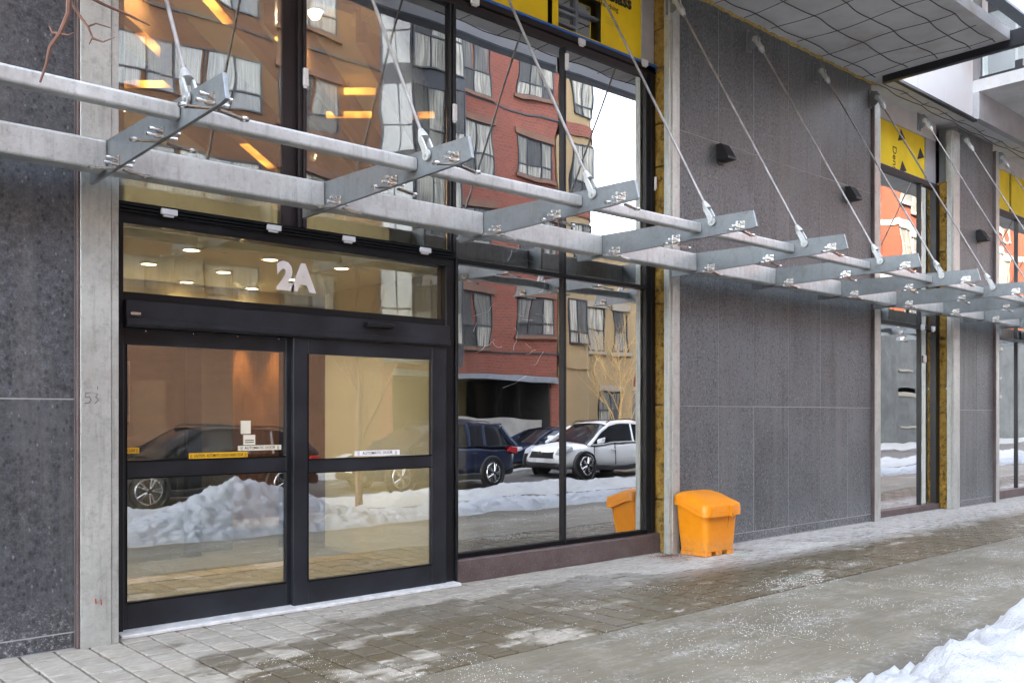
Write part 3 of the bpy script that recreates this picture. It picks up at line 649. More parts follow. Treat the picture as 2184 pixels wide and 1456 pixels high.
clip(5.392, 4.46, sf, .022, .08, 6.855); clip(6.905, 5.34, sf, .022, .08, 6.865); clip(7.154, 5.615, sf, .05, .032, 6.885); clip(8.20, 5.66, sf, .05, .032, 6.885); clip(8.374, 4.30, sf, .015, .07, 6.87); clip(5.66, 5.60, sf, .05, .03, 6.88)

def bay(x0, x1, xm, label, sill):
    t = thing('bay_glazing', label, 'window', ((x0 + x1) / 2, 6.9, 0), 'glazed bays farther along')
    obj('sill', B(x0, x1 + .1, 6.84, 6.99, .002, sill), 'sill_metal', t, bevel=.003)
    obj('crossbar', B(x0, x1, 6.88, 7.0, 3.04, 3.10), 'black_aluminium', t)
    obj('head_frame', B(x0, x1, 6.87, 7.0, 5.46, 5.54), 'bronze_frame', t)
    es = [x0] + xm + [x1]
    for q in xm: obj('mullion', MB().box(q - .018, q + .018, 6.885, 7.0, sill, 5.46), 'black_aluminium', t)
    for a, b in zip(es, es[1:]):
        a2 = a + (.018 if a != x0 else 0); b2 = b - (.018 if b != x1 else 0)
        obj('pane', B(a2, b2, 6.92, 6.93, sill, 3.04), 'glass_far', t); obj('pane', B(a2, b2, 6.92, 6.93, 3.10, 5.46), 'glass_far', t)
    return t
b2 = bay(13.47, 15.86, [15.32], 'second glazed bay with wavy orange brick reflections, past the long stone wall', .10)
obj('jamb', MB().box(15.86, 16.0, 6.87, 7.0, 0, 5.54), 'black_aluminium', b2)
for x, z in ((15.0, 3.35), (15.35, 3.07), (15.75, 3.07)): clip(x, z, b2, .06, .06 if z > 3.2 else .04, 6.88)
clip(15.5, 2.55, b2, .05, .06, 6.915)
obj('notice', B(13.8, 14.75, 6.934, 6.938, .72, 1.12), 'white_vinyl', b2)
b3 = bay(18.07, 23.2, [19.6, 21.4], 'third glazed bay at the far end of the street front', .16)

# ------------------------------------------------------------------ sheathing boards above the glazing
def board(x0, x1, z0, z1, label, y=6.95):
    t = thing('sheathing_board', label, 'sheathing board', ((x0 + x1) / 2, y, z0), 'yellow sheathing boards above the glazing'); obj('face', B(x0, x1, y, y + .02, z0, z1), 'yellow_sheathing', t, bevel=.003); return t
board(5.45, 6.72, 5.70, 6.6, 'yellow sheathing board cut off by the top edge, left of the dark opening')
t = thing('sheathing_board', 'yellow sheathing board with a dark window opening and black lettering', 'sheathing board', (7.6, 6.95, 5.68), 'yellow sheathing boards above the glazing')
obj('face', MB().box(6.80, 6.875, 6.95, 6.97, 5.69, 6.6).box(7.56, 8.22, 6.95, 6.97, 5.69, 6.6).box(6.875, 7.56, 6.95, 6.97, 5.69, 5.735).box(6.875, 7.56, 6.95, 6.97, 6.19, 6.6), 'yellow_sheathing', t)
text('lettering', 'DensGlass', .20, (7.20, 6.948, 6.25), t, 'black_print', off=.008); text('lettering', 'Sheathing', .085, (7.50, 6.948, 6.15), t, 'black_print')
for i in range(4): text('fine_print', '- - - - - - - - - - - -', .03, (7.60, 6.948, 6.04 - i * .022), t, 'black_print')
wo = thing('small_window', 'dark sliding window set in the yellow sheathing board', 'window', (7.2, 6.99, 5.74))
obj('backing', B(6.86, 7.575, 7.10, 7.12, 5.70, 6.22), 'garage_dark', wo); obj('frame', MB().box(7.19, 7.23, 7.0, 7.04, 5.736, 6.188).box(6.876, 7.19, 7.0, 7.04, 5.93, 5.955).box(6.876, 7.19, 7.0, 7.04, 5.80, 5.83).box(6.876, 7.56, 7.0, 7.04, 6.0, 6.02), 'steel_blue', wo)
obj('pane', B(6.876, 7.56, 7.045, 7.05, 5.736, 6.188), 'glass_store', wo)
obj('header_block', B(8.225, 8.43, 6.93, 7.0, 5.68, 6.6), 'concrete_panel', bld); obj('backing_board', B(2.25, 8.43, 7.13, 7.16, 5.58, 6.6), 'lobby_grey', bld)
mb_ = thing('membrane_strip', 'blue membrane strip along the foot of the yellow boards', 'membrane', (6.9, 6.93, 5.66))
obj('strip', MB().box(5.42, 8.45, 6.885, 6.949, 5.662, 5.688), 'blue_membrane', mb_, bevel=.003); obj('corner_flap', MB().box(8.23, 8.45, 6.90, 6.928, 5.60, 5.66), 'blue_membrane', mb_, bevel=.004)
bz = board(13.47, 15.6, 5.56, 6.30, 'yellow sheathing board above the second glazed bay with rotated lettering')
text('lettering', 'Dens', .19, (14.45, 6.948, 5.95), bz, 'black_print', rot=(R(90), R(90), 0))
for x, z in ((14.75, 6.15), (15.45, 5.98), (14.8, 5.64)): obj('arrow_mark', MB().prism([(x - .13, z - .10), (x + .13, z - .02), (x - .02, z + .12)], 'y', 6.946, 6.949), 'black_print', bz)
obj('lintel', B(13.47, 16.0, 6.93, 7.0, 6.305, 6.6), 'soffit_concrete', bld); obj('pier_block', B(15.6, 15.98, 6.93, 7.0, 5.545, 6.3), 'concrete_panel', bld)
ms2 = thing('membrane_strip', 'blue membrane strip above the second glazed bay', 'membrane', (14.7, 6.92, 5.54)); obj('strip', B(13.47, 15.98, 6.89, 6.949, 5.542, 5.558), 'blue_membrane', ms2)
board(18.08, 19.35, 5.56, 6.35, 'yellow sheathing board nearest the third glazed bay column'); board(19.45, 21.2, 5.56, 6.35, 'yellow sheathing board farthest along the street front')
obj('lintel', B(18.07, 23.3, 6.93, 7.0, 6.355, 6.6), 'soffit_concrete', bld)
ms3 = thing('membrane_strip', 'blue membrane strip above the third glazed bay', 'membrane', (20, 6.92, 5.54)); obj('strip', B(18.08, 23.2, 6.89, 6.949, 5.542, 5.558), 'blue_membrane', ms3)

# ================================================================== steel canopy
cp = thing('steel_canopy', 'galvanized steel canopy frame with finned brackets and tie rods', 'canopy', (10, 6.3, 3.2))
FX = [.45, 2.06, 3.69, 5.30, 6.86, 8.42, 10.02, 11.62, 13.22, 14.82, 16.42, 18.02, 19.62, 21.2, 22.8]
cl = MB().box(-.021, -.0125, -.05, .045, -.034, .030).box(.0125, .021, -.05, .045, -.034, .030)
for yb, zb in ((-.018, .012), (.024, -.010)):
    cl.tube([(-.085, yb, zb), (.085, yb, zb)], .0085, 8).tube([(-.042, yb, zb), (-.022, yb, zb)], .0145, 6).tube([(.022, yb, zb), (.042, yb, zb)], .0145, 6).tube([(-.090, yb, zb), (-.064, yb, zb)], .012, 8).tube([(.064, yb, zb), (.090, yb, zb)], .012, 8)
for sx in (-1, 1):
    cl.prism([(.022, -.045), (.036, -.045), (.150, -.062), (.150, -.072), (.030, -.055)] if sx > 0 else [(-.022, -.045), (-.030, -.055), (-.150, -.072), (-.150, -.062), (-.036, -.045)], 'y', -.020, .018)
    cl.torus((sx * .168, 0, -.066), .020, .0095, 'z', 12, 6)
clamp_me = cl.mesh('glass_clamp', 'stainless', smooth=True)
for i, X in enumerate(FX):
    zj = .0
    f = obj('bracket_fin', MB().prism([(6.65, 3.185), (6.65, 3.415), (6.30, 3.415), (4.535, 3.372), (4.495, 3.226), (4.55, 3.216)], 'x', X - .012, X + .012), 'galvanized_fin', cp, bevel=.002)
    for y, z in ((6.10, 3.232), (5.36, 3.242), (4.66, 3.262)):
        q = obj('glass_clamp', clamp_me, 'stainless', f, local=True); q.location = (X, y, z)
    if i + 1 < len(FX):
        X2 = FX[i + 1]
        obj('back_beam', B(X + .0125, X2 - .0125, 6.29, 6.45, 3.212, 3.412), 'galvanized', cp, bevel=.018, seg=4)
        obj('front_tube', B(X + .0125, X2 - .0125, 5.07, 5.155, 3.258, 3.346), 'galvanized', cp, bevel=.016, seg=4)
    # tie rod with clevis at the fin and at the wall
    p0 = Vector((X, 4.95, 3.335)); p1 = Vector((X, 6.585, 6.335)); d_ = (p1 - p0).normalized(); n_ = Vector((0, -d_.z, d_.y))
    rod = obj('tie_rod', MB().tube([p0 + d_ * .20, p1 - d_ * .12], .0118, 10), 'rod_steel', cp, smooth=True)
    def clevis(o_, s):
        g = MB()
        for sx in (-1, 1):
            xo = Vector((sx * .031, 0, 0))
            g.tube([o_ + xo - Vector((sx * .007, 0, 0)), o_ + xo + Vector((sx * .007, 0, 0))], .038, 14)
            ring = []
            for tt, hw in ((.0, .022), (.10, .020), (.15, .018)):
                c_ = o_ + xo + d_ * s * tt; w = n_ * hw; e = Vector((.008, 0, 0))
                ring.append([tuple(c_ - w - e), tuple(c_ + w - e), tuple(c_ + w + e), tuple(c_ - w + e)])
            g.loft(ring)
        g.tube([o_ + d_ * s * .145, o_ + d_ * s * .175, o_ + d_ * s * .225], [.040, .034, .019], 12)
        g.tube([o_ - Vector((.052, 0, 0)), o_ + Vector((.052, 0, 0))], .014, 8)
        return g
    obj('clevis', clevis(p0, 1), 'galvanized', rod, smooth=True); obj('clevis', clevis(p1, -1), 'galvanized', rod, smooth=True)
    obj('wall_lug', MB().prism([(6.70, 6.22), (6.70, 6.46), (6.60, 6.44), (6.55, 6.37), (6.55, 6.30), (6.61, 6.24)], 'x', X - .012, X + .012).box(X - .06, X + .06, 6.686, 6.699, 6.2, 6.48), 'galvanized_fin', cp, bevel=.002)

# ================================================================== wall lamps
for X, lab in ((9.42, 'black wedge wall lamp on the long stone wall, nearer the storefront'), (12.55, 'black wedge wall lamp on the long stone wall, farther one'), (17.2, 'black wedge wall lamp on the narrow stone pier')):
    t = thing('wall_lamp', lab, 'wall lamp', (X, 6.69, 4.70), 'black wall lamps')
    obj('housing', MB().prism([(6.698, 4.705), (6.698, 4.905), (6.63, 4.905), (6.525, 4.735), (6.525, 4.705)], 'x', X - .09, X + .09), 'sconce_black', t, bevel=.005)
    obj('back_plate', B(X - .07, X + .07, 6.684, 6.6985, 4.67, 4.705), 'sconce_black', t)

# ================================================================== orange grit bin
bn = thing('grit_bin', 'bright orange plastic grit bin with a curved hinged lid', 'bin', (8.76, 6.42, 0))
def rr(x0, x1, y0, y1, z, r, n=5):
    out = []
    for cx, cy, a0 in ((x1 - r, y1 - r, 0), (x0 + r, y1 - r, 90), (x0 + r, y0 + r, 180), (x1 - r, y0 + r, 270)):
        for i in range(n):
            a = R(a0 + 90 * i / (n - 1)); out.append((cx + r * math.cos(a), cy + r * math.sin(a), z))
    return out
for a, b in ((8.512, 8.615), (8.715, 8.815), (8.915, 9.038)): obj('foot', B(a, b, 6.24, 6.61, .001, .056), 'orange_plastic', bn, bevel=.008)
def dense(rg, m=6):
    out = []
    for a, b in zip(rg, rg[1:] + rg[:1]):
        n = m if (Vector(a) - Vector(b)).length > .12 else 1
        out += [tuple(Vector(a).lerp(Vector(b), i / n)) for i in range(n)]
    return out
def rim(rg):
    out = []
    for x, y, z in rg:
        t_ = min(1, max(0, (6.58 - y) / .40)); out.append((x, y, .605 - .115 * t_ * t_ * (3 - 2 * t_)))
    return out
body = MB().loft([dense(rr(8.510, 9.040, 6.235, 6.615, .055, .05)), dense(rr(8.500, 9.045, 6.228, 6.618, .10, .055)), dense(rr(8.455, 9.062, 6.200, 6.630, .40, .07)), rim(dense(rr(8.438, 9.066, 6.188, 6.634, .52, .075)))])
obj('body', body, 'orange_plastic', bn, smooth=True)
def lid_ring(inset, top):
    pts = []
    for i, (x, y, _) in enumerate(dense(rr(8.398 + inset, 9.090 - inset, 6.145 + inset, 6.648 - inset * .4, 0, max(.02, .085 - inset * .3)))):
        t_ = min(1, max(0, (6.58 - y) / .40)); s_ = t_ * t_ * (3 - 2 * t_)
        zb = .575 - .115 * s_ if not top else .700 - .095 * s_ ** 1.3
        pts.append((x, y, zb))
    return pts
def lift(rg, dz): return [(x, y, z + dz) for x, y, z in rg]
lid = MB().loft([lid_ring(.012, False), lid_ring(0, False), lift(lid_ring(0, True), -.045), lift(lid_ring(.004, True), -.02), lift(lid_ring(.03, True), 0), lift(lid_ring(.10, True), .018), lift(lid_ring(.19, True), .026)])
ld = obj('lid', lid, 'orange_plastic', bn, smooth=True)
sm = MB(); sm.tube([(x, y, z) for x, y, z in lift(lid_ring(-.002, False), .055)] + [lift(lid_ring(-.002, False), .055)[0]], .003, 5); obj('lid_seam', sm, 'orange_plastic', ld)
lt = obj('latch', MB().prism([(8.80, .578), (8.90, .578), (8.89, .455), (8.875, .440), (8.845, .440), (8.83, .455)], 'y', 6.132, 6.150), 'orange_plastic', ld, bevel=.004)
obj('keyhole', MB().tube([(8.86, 6.129, .475), (8.86, 6.134, .475)], .008, 8), 'grit_dark', lt)
obj('drip_stain', MB().tube([(8.862, 6.188, .44), (8.864, 6.198, .37), (8.866, 6.206, .31)], [.0022, .0016, .0005], 4), 'grit_dark', bn)

# ================================================================== snow, salt, debris
def fr(x, y, s, o=4): return noise.fractal((x * s, y * s, 3.7), .9, 2.1, o)
def heightfield(name, xs, ys, fn, label):
    vs = []; fs = []; ny = len(ys)
    for x in xs:
        for y in ys: vs.append((x, y, fn(x, y)))
    for i in range(len(xs) - 1):
        for j in range(ny - 1):
            q = (i * ny + j, (i + 1) * ny + j, (i + 1) * ny + j + 1, i * ny + j + 1)
            if max(vs[a][2] for a in q) > -.28: fs.append(q)
    me = bpy.data.meshes.new(name); me.from_pydata(vs, [], fs)
    for p in me.polygons: p.use_smooth = True
    me.materials.append(M['snow']); o = link(bpy.data.objects.new(name, me)); o['kind'] = 'stuff'; tag(o, label, 'snow'); return o
def steps(segs):
    out = []
    for a, b, s in segs:
        x = a
        while x < b - 1e-6: out.append(x); x += s
    return out
def lump(x, y):
    v = noise.voronoi((x * 6.5 + .3 * fr(x, y, 3), y * 6.5, 1.0))[0]; v2 = noise.voronoi((x * 13, y * 13, 4.0))[0]
    return .060 * max(0, 1 - (v[0] * 1.45) ** 2) + .038 * max(0, 1 - (v2[0] * 1.5) ** 2) + .022 * fr(x, y, 17, 3)
def bank(x, y):
    yf = 2.62 + .16 * noise.noise((x * .9, 0, 5)) + .10 * noise.noise((x * 3.1, 2, 5)) + .04 * noise.noise((x * 9, 2, 8))
    yb = 1.05 + .15 * noise.noise((x * 1.1, 9, 5))
    if x < 5.4: yf += .04 * (5.4 - x)
    if x > 6: yf -= min(.22, .09 * (x - 6))
    t = (yf - y) / .75; t2 = (y - yb) / .7
    e = min(t, t2); 
    if e < -.12: return -.30
    e = max(0, min(1, e)); e = math.sin(e * math.pi / 2)
    heap = .55 * math.exp(-((x - 5.8) / 1.2) ** 2 - ((y - 1.5) / .8) ** 2) + .04 * math.exp(-((x - 10.5) / 1.5) ** 2)
    h = e ** .8 * (.085 + .04 * fr(x, y, .8) + heap * 1.05) + (lump(x, y) + .05 * fr(x, y, 6)) * min(1, e * 3)
    h = h - .02
    return h if y > 2.7 else h - .0 * (2.7 - y)
heightfield('snow_bank', steps([(-7, 2.5, .12), (2.5, 4.4, .06), (4.4, 9, .030), (9, 20, .07), (20, 40, .2)]), steps([(.75, 2.0, .06), (2.0, 3.25, .030)]), bank, 'white ploughed snow bank along the pavement edge')
def ridge(x, y):
    e = 1 - abs(y + 2.1 + .15 * noise.noise((x * .7, 1, 2))) / .75
    if e < -.05: return -.35
    e = max(0, e)
    return -.22 + e ** .7 * (.20 + .12 * fr(x, y, 1.0)) + (lump(x, y) * .8) * min(1, e * 2)
heightfield('snow_ridge', steps([(-5, 26, .08), (26, 45, .25)]), steps([(-3.1, -1.1, .07)]), ridge, 'lower snow ridge beside the parked cars')
def grains(name, n, mat, fn, s0, s1, label):
    g = MB()
    for _ in range(n):
        x, y = fn(); s = rnd.uniform(s0, s1); z = .001
        a = rnd.uniform(0, 1.5); ca, sa = math.cos(a) * s, math.sin(a) * s
        g.add([(x + ca, y + sa, z), (x - sa, y + ca, z), (x - ca, y - sa, z), (x + sa, y - ca, z), (x + rnd.uniform(-.3, .3) * s, y, z + s * rnd.uniform(.6, 1.1))], [(0, 1, 4), (1, 2, 4), (2, 3, 4), (3, 0, 4)])
    o = obj(name, g, mat); o['kind'] = 'stuff'; tag(o, label, 'debris')
def clus():
    while True:
        x = rnd.uniform(2.5, 14); y = rnd.uniform(2.7, 5.6)
        if fr(x, y, 1.7, 4) > rnd.uniform(-.1, .8): return x, y
grains('salt_grains', 7500, 'salt_white', clus, .0014, .0042, 'white de-icing salt scattered over the pavement')
def pile(cx, cy, sx, sy): return lambda: (rnd.gauss(cx, sx), rnd.gauss(cy, sy))
grains('salt_heap', 650, 'salt_white', pile(7.9, 4.75, .38, .12), .002, .0055, 'spilled salt heap on the pavers edge')
grains('green_salt', 260, 'salt_green', pile(8.98, 6.10, .09, .035), .003, .006, 'pale green salt spilled beside the bin')
grains('green_salt', 160, 'salt_green', pile(8.2, 4.92, .17, .04), .002, .005, 'pale green salt spilled on the concrete')
grains('grit', 700, 'grit_dark', clus, .002, .005, 'dark grit specks on the pavement')
grains('corner_dirt', 700, 'bark', pile(8.30, 6.60, .12, .07), .002, .006, 'brown dirt in the corner behind the bin')

# ================================================================== trees
def tree(name, loc, h, mat, label, seed, lean=(0, 0), n_main=7, spread=.5, group=None, r0=.07, first=.35, levels=3, br=4):
    q = random.Random(seed); t = thing(name, label, 'tree', loc, group)
    tr = MB(); pts = []; rs = []
    for i in range(9):
        f = i / 8; pts.append((lean[0] * f + .05 * q.uniform(-1, 1) * f, lean[1] * f + .05 * q.uniform(-1, 1) * f, h * .8 * f)); rs.append(r0 * (1 - .8 * f))
    tr.tube(pts, rs, 8); obj('trunk', tr, mat, t, local=True, smooth=True)
    cr = MB()
    def branch(p, d, L, r, lv):
        n = 5; ps = [p]; dd = d.copy()
        for i in range(n):
            dd = (dd + Vector((q.uniform(-1, 1), q.uniform(-1, 1), q.uniform(-.5, 1))) * .16).normalized(); ps.append(ps[-1] + dd * L / n)
        cr.tube(ps, [r * (1 - .75 * i / n) for i in range(n + 1)], 5 if lv > 1 else 4, cap=False)
        if lv < levels:
            for _ in range(br):
                k2 = q.randint(1, n); nd = (dd + Vector((q.uniform(-1, 1), q.uniform(-1, 1), q.uniform(-.2, .9))) * .8).normalized()
                branch(ps[k2], nd, L * q.uniform(.4, .65), r * .45, lv + 1)
    for i in range(n_main):
        f = first + (.98 - first) * i / (n_main - 1); k2 = min(7, int(f * 8)); p = Vector(pts[k2]).lerp(Vector(pts[k2 + 1]), f * 8 - k2)
        a = i * 2.4 + q.uniform(-.4, .4); branch(p, Vector((math.cos(a) * spread, math.sin(a) * spread, .8)).normalized(), h * .45 * (1.15 - f * .6), r0 * .42 * (1.2 - f * .7), 1)
    obj('crown', cr, mat, t, local=True, smooth=True); return t
tree('street_tree', (8.05, 1.0, -.2), 4.6, 'bark', 'slim bare street tree standing in the snow bank', 3, spread=.28)
tree('golden_tree', (27.1, -10.2, -.1), 5.6, 'bark_gold', 'bare golden twiggy tree before the beige house across the street', 9, n_main=14, spread=.55, r0=.06, first=.12, levels=3, br=5)
# the tree whose twigs hang into the upper left corner
tg = thing('twig_tree', 'red-brown bare tree whose twigs hang into the upper corner', 'tree', (-.75, 1.9, -.2))
obj('trunk', MB().tube([(-.75, 1.9, -.2), (-.74, 1.92, 1.2), (-.70, 1.95, 2.2), (-.62, 2.0, 3.2), (-.6, 2.05, 4.5)], [.07, .06, .05, .04, .02], 8), 'bark', tg, smooth=True)
base = Vector((-.66, 1.98, 2.75))
def twig(pp, r):
    obj('branch', MB().tube(pp, [r * (1 - .7 * i / (len(pp) - 1)) for i in range(len(pp))], 6), 'bark', tg, smooth=True)
A = [Vector((0.624, 2.125, 2.708)), Vector((0.616, 2.132, 2.565)), Vector((0.613, 2.135, 2.473)), Vector((0.599, 2.147, 2.430)), Vector((0.583, 2.162, 2.401)), Vector((0.577, 2.167, 2.363)), Vector((0.567, 2.176, 2.324))]
twig([base] + A, .008)
twig([A[1], Vector((0.621, 2.155, 2.513)), Vector((0.641, 2.150, 2.481)), Vector((0.654, 2.138, 2.458)), Vector((0.668, 2.126, 2.465)), Vector((0.695, 2.115, 2.459))], .0045)
twig([Vector((0.654, 2.138, 2.458)), Vector((0.662, 2.131, 2.434)), Vector((0.656, 2.136, 2.418))], .003); twig([Vector((0.662, 2.131, 2.432)), Vector((0.679, 2.116, 2.424)), Vector((0.699, 2.098, 2.434))], .003)
twig([A[3], Vector((0.587, 2.158, 2.432)), Vector((0.582, 2.163, 2.446))], .004); twig([A[3] , Vector((0.612, 2.135, 2.426)), Vector((0.624, 2.125, 2.434))], .003)
twig([base, Vector((0.506, 2.096, 2.575)), Vector((0.593, 2.085, 2.511)), Vector((0.690, 2.133, 2.514)), Vector((0.751, 2.146, 2.511)), Vector((0.790, 2.137, 2.498))], .006)

# ================================================================== street opposite (seen in the glass)
k = N('pane_curtain'); t = k.noise(7, 4, .6, sc=(3, 1, .12)); rn = k.n('ObjectInfo').outputs['Random']
cc = k.mix(k.ramp(rn, (.25, .15), (.6, 1)), (.02, .024, .03), k.ramp(t.outputs[0], (.35, (.10, .10, .09)), (.65, (.46, .45, .40)))); k.bsdf(cc, .03, 0, None, .8)
def window(par, x0, x1, z0, z1, nx, rows, y, s=1, fm='frame_dark', pm_='pane_curtain', trim=None):
    """frame + panes, facing +Y (s=1)"""
    f = MB(); b = .05; y0, y1 = sorted((y - .05 * s, y + .04 * s)); zs = [z0] + [z0 + (z1 - z0) * r_ for r_ in rows] + [z1]; W_ = (x1 - x0) / nx
    for i in range(nx + 1): xc = x0 + W_ * i; f.box(xc - b / 2, xc + b / 2, y0, y1, z0 - b / 2, z1 + b / 2)
    for z in zs: f.box(x0, x1, y0 + .004, y1 - .004, z - b / 2, z + b / 2)
    fo = obj('window', f, fm, par)
    for i in range(nx):
        for j in range(len(zs) - 1):
            ang = rnd.uniform(-.012, .012)
            xa, xb = x0 + W_ * i + b / 2, x0 + W_ * (i + 1) - b / 2; yy = y + .008 * s
            obj('pane', MB().add([(xa, yy - ang, zs[j] + b / 2), (xb, yy + ang, zs[j] + b / 2), (xb, yy + ang, zs[j + 1] - b / 2), (xa, yy - ang, zs[j + 1] - b / 2)], [(0, 1, 2, 3)]), pm_, fo)
    if trim: obj('sill', MB().box(x0 - .15, x1 + .15, min(y, y + .1 * s), max(y, y + .1 * s), z0 - .16, z0 - .03).box(x0 - .15, x1 + .15, min(y, y + .1 * s), max(y, y + .1 * s), z1 + .04, z1 + .28), trim, fo)
    return fo
YW = -11.7
rb = thing('brick_apartments', 'red brick apartment block across the street mirrored in the glass', 'building', (18, YW, 0))
obj('wall', MB().box(-14, 16.9, YW - 10, YW, -.1, 18.2), 'brick_tan', rb)
obj('wall', MB().box(16.9, 17.4, YW - 10, YW, -.1, 18.2).box(17.4, 25.2, YW - 10, YW, 3.12, 18.2).box(24.9, 25.3, YW - 10, YW + .02, -.1, 3.12).box(17.4, 24.9, YW - 10, YW - 6, -.1, 3.12), 'brick_red', rb)
obj('garage_lining', MB().box(17.42, 17.5, YW - 6, YW - .05, -.1, 3.1).box(24.8, 24.88, YW - 6, YW - .05, -.1, 3.1).box(17.5, 24.8, YW - 5.95, YW - 5.85, -.1, 3.1).box(17.5, 24.8, YW - 5.8, YW - .1, 3.02, 3.11), 'garage_dark', rb)
obj('lintel_beam', B(17.4, 25.1, YW + .02, YW + .14, 2.90, 3.10), 'steel_blue', rb, bevel=.01)
obj('ramp_wall', MB().prism([(YW - .3, -.1), (YW - .3, 1.5), (YW - .45, 1.5), (YW - .45, -.1)], 'x', 19.6, 24.7), 'concrete_grey', rb)
for j in range(5):
    z0 = 4.62 + 3.03 * j
    obj('brick_course', B(-14, 25.3, YW + .001, YW + .03, z0 - .72, z0 - .66), 'frame_dark', rb)
    window(rb, 23.15, 24.98, z0, z0 + 1.4, 3, [.30], YW, trim='stone_trim')
    window(rb, 17.75, 19.70, z0 - .55, z0 + 1.95, 3, [.42], YW + .95)
    sp_ = MB()
    for q in range(2):
        for za, zb_ in ((z0 - .5, z0 + .5), (z0 + .56, z0 + 1.9)):
            f0, f1 = .04 + .48 * q, .48 + .48 * q; xa, xb = 17.0 + .7 * f0, 17.0 + .7 * f1; ya, yb = YW + .02 + .92 * f0, YW + .02 + .92 * f1
            sp_.add([(xa - .02, ya + .02, za), (xb - .02, yb + .02, za), (xb - .02, yb + .02, zb_), (xa - .02, ya + .02, zb_)], [(0, 1, 2, 3)])
    obj('angled_pane', sp_, 'window_dark', rb)
    window(rb, 20.3, 21.75, z0 - .5, z0 + 1.4, 2, [.42], YW, trim='stone_trim')
    window(rb, 13.4, 15.3, z0 - .1, z0 + 1.4, 2, [.3], YW, trim='stone_trim')
    window(rb, 7.6, 12.7, z0 - .1, z0 + 1.4, 6, [.36], YW)
obj('bay_shaft', MB().prism([(16.95, YW + .001), (17.7, YW + .93), (19.75, YW + .93), (19.80, YW + .001)], 'z', 3.3, 18.1), 'frame_dark', rb)
bg_ = thing('beige_tower', 'beige rendered tower with a rounded corner beside the red brick block', 'building', (26.5, YW, 0))
pl = [(25.31, YW + .0)] + [(26.6 + 1.35 * math.sin(R(a)), YW - 1.9 + 1.9 * math.cos(R(a))) for a in range(0, 91, 10)] + [(27.95, YW - 9), (25.31, YW - 9)]
obj('wall', MB().prism(pl, 'z', -.1, 19), 'stucco_beige', bg_)
for j in range(6):
    z0 = 4.45 + 3.03 * j
    pb = [(25.31, YW + .05)] + [(26.6 + 1.42 * math.sin(R(a)), YW - 1.9 + 1.96 * math.cos(R(a))) for a in range(0, 91, 10)] + [(28.0, YW - 8.9), (25.31, YW - 8.9)]
    obj('band', MB().prism(pb, 'z', z0 - .95, z0 - .45), 'brick_red' if j > 1 else 'stucco_beige', bg_)
    window(bg_, 26.0, 27.0, z0, z0 + 1.75, 2, [.25], YW + .06)
    w_ = MB()
    for a in range(20, 90, 14):
        for zz in (z0,): 
            p = (26.6 + 1.38 * math.sin(R(a)), YW - 1.9 + 1.93 * math.cos(R(a))); q = (26.6 + 1.38 * math.sin(R(a + 11)), YW - 1.9 + 1.93 * math.cos(R(a + 11)))
            w_.add([(p[0], p[1], zz), (q[0], q[1], zz), (q[0], q[1], zz + 1.75), (p[0], p[1], zz + 1.75)], [(0, 1, 2, 3)])
    obj('curved_window', w_, 'window_dark', bg_)
lw = thing('beige_house', 'low beige house wall behind the golden tree across the street', 'building', (31, -13, 0))
obj('wall', B(28.1, 31.5, -22, -13.2, -.1, 8.6), 'stucco_beige', lw); obj('parapet', B(28.05, 31.6, -22.1, -13.1, 8.6, 8.85), 'trim_white', lw)
window(lw, 28.6, 29.4, 4.4, 6.2, 1, [.5], -13.2, trim='trim_white'); window(lw, 30.1, 30.9, 4.4, 6.2, 1, [.5], -13.2, trim='trim_white'); window(lw, 29.2, 30.4, .9, 2.6, 2, [.5], -13.2, trim='trim_white')
def orange_house(x0, x1, yf, h, label, bays, nst):
    t = thing('orange_brick_house', label, 'building', ((x0 + x1) / 2, yf, 0), 'sunlit orange brick houses')
    obj('wall', B(x0, x1, yf - 12, yf, -.1, h), 'brick_orange', t)
    obj('cornice', MB().box(x0 - .3, x1 + .3, yf - 12.2, yf + .45, h, h + .5).box(x0 - .2, x1 + .2, yf, yf + .25, h - .6, h - .05), 'trim_white', t)
    obj('stone_base', B(x0 - .05, x1 + .05, yf - 1, yf + .98, -.1, h * .30), 'concrete_dark', t)
    n = int((x1 - x0) / bays); W_ = (x1 - x0) / n; sh = h / nst
    for i in range(n):
        xc = x0 + W_ * (i + .5)
        if i % 2 == 0:
            by = obj('bay_window_shaft', MB().prism([(xc - W_ * .40, yf), (xc + W_ * .40, yf), (xc + W_ * .24, yf + .9), (xc - W_ * .24, yf + .9)], 'z', 1.2, h - .7), 'brick_orange', t)
        for j in range(nst):
            z0 = sh * j + sh * .28; z1 = z0 + sh * .52; yy = yf + (.9 if i % 2 == 0 else 0)
            window(t, xc - W_ * .20, xc + W_ * .20, z0, z1, 2, [.5], yy + .03, fm='trim_white', pm_='pane_dull', trim='trim_white')
            obj('string_course', B(xc - W_ * .48, xc + W_ * .48, yf + .001, yf + .10, sh * (j + 1) - .42, sh * (j + 1) - .08), 'trim_white', t) if i % 2 else obj('bay_band', MB().prism([(xc - W_ * .41, yf + .002), (xc + W_ * .41, yf + .002), (xc + W_ * .26, yf + .98), (xc - W_ * .26, yf + .98)], 'z', sh * (j + 1) - .50, sh * (j + 1) - .12), 'trim_white', t)
    return t
orange_house(34, 46, -24, 10.5, 'orange brick house set back beyond the golden tree', 3.0, 3)
orange_house(47, 82, -13, 24, 'long sunlit orange brick block with white bands mirrored in the farther bays', 3.4, 7)
orange_house(84, 110, -13, 15, 'orange brick terrace at the far end of the opposite street', 4.2, 4)
hg = MB(); hr = random.Random(5)
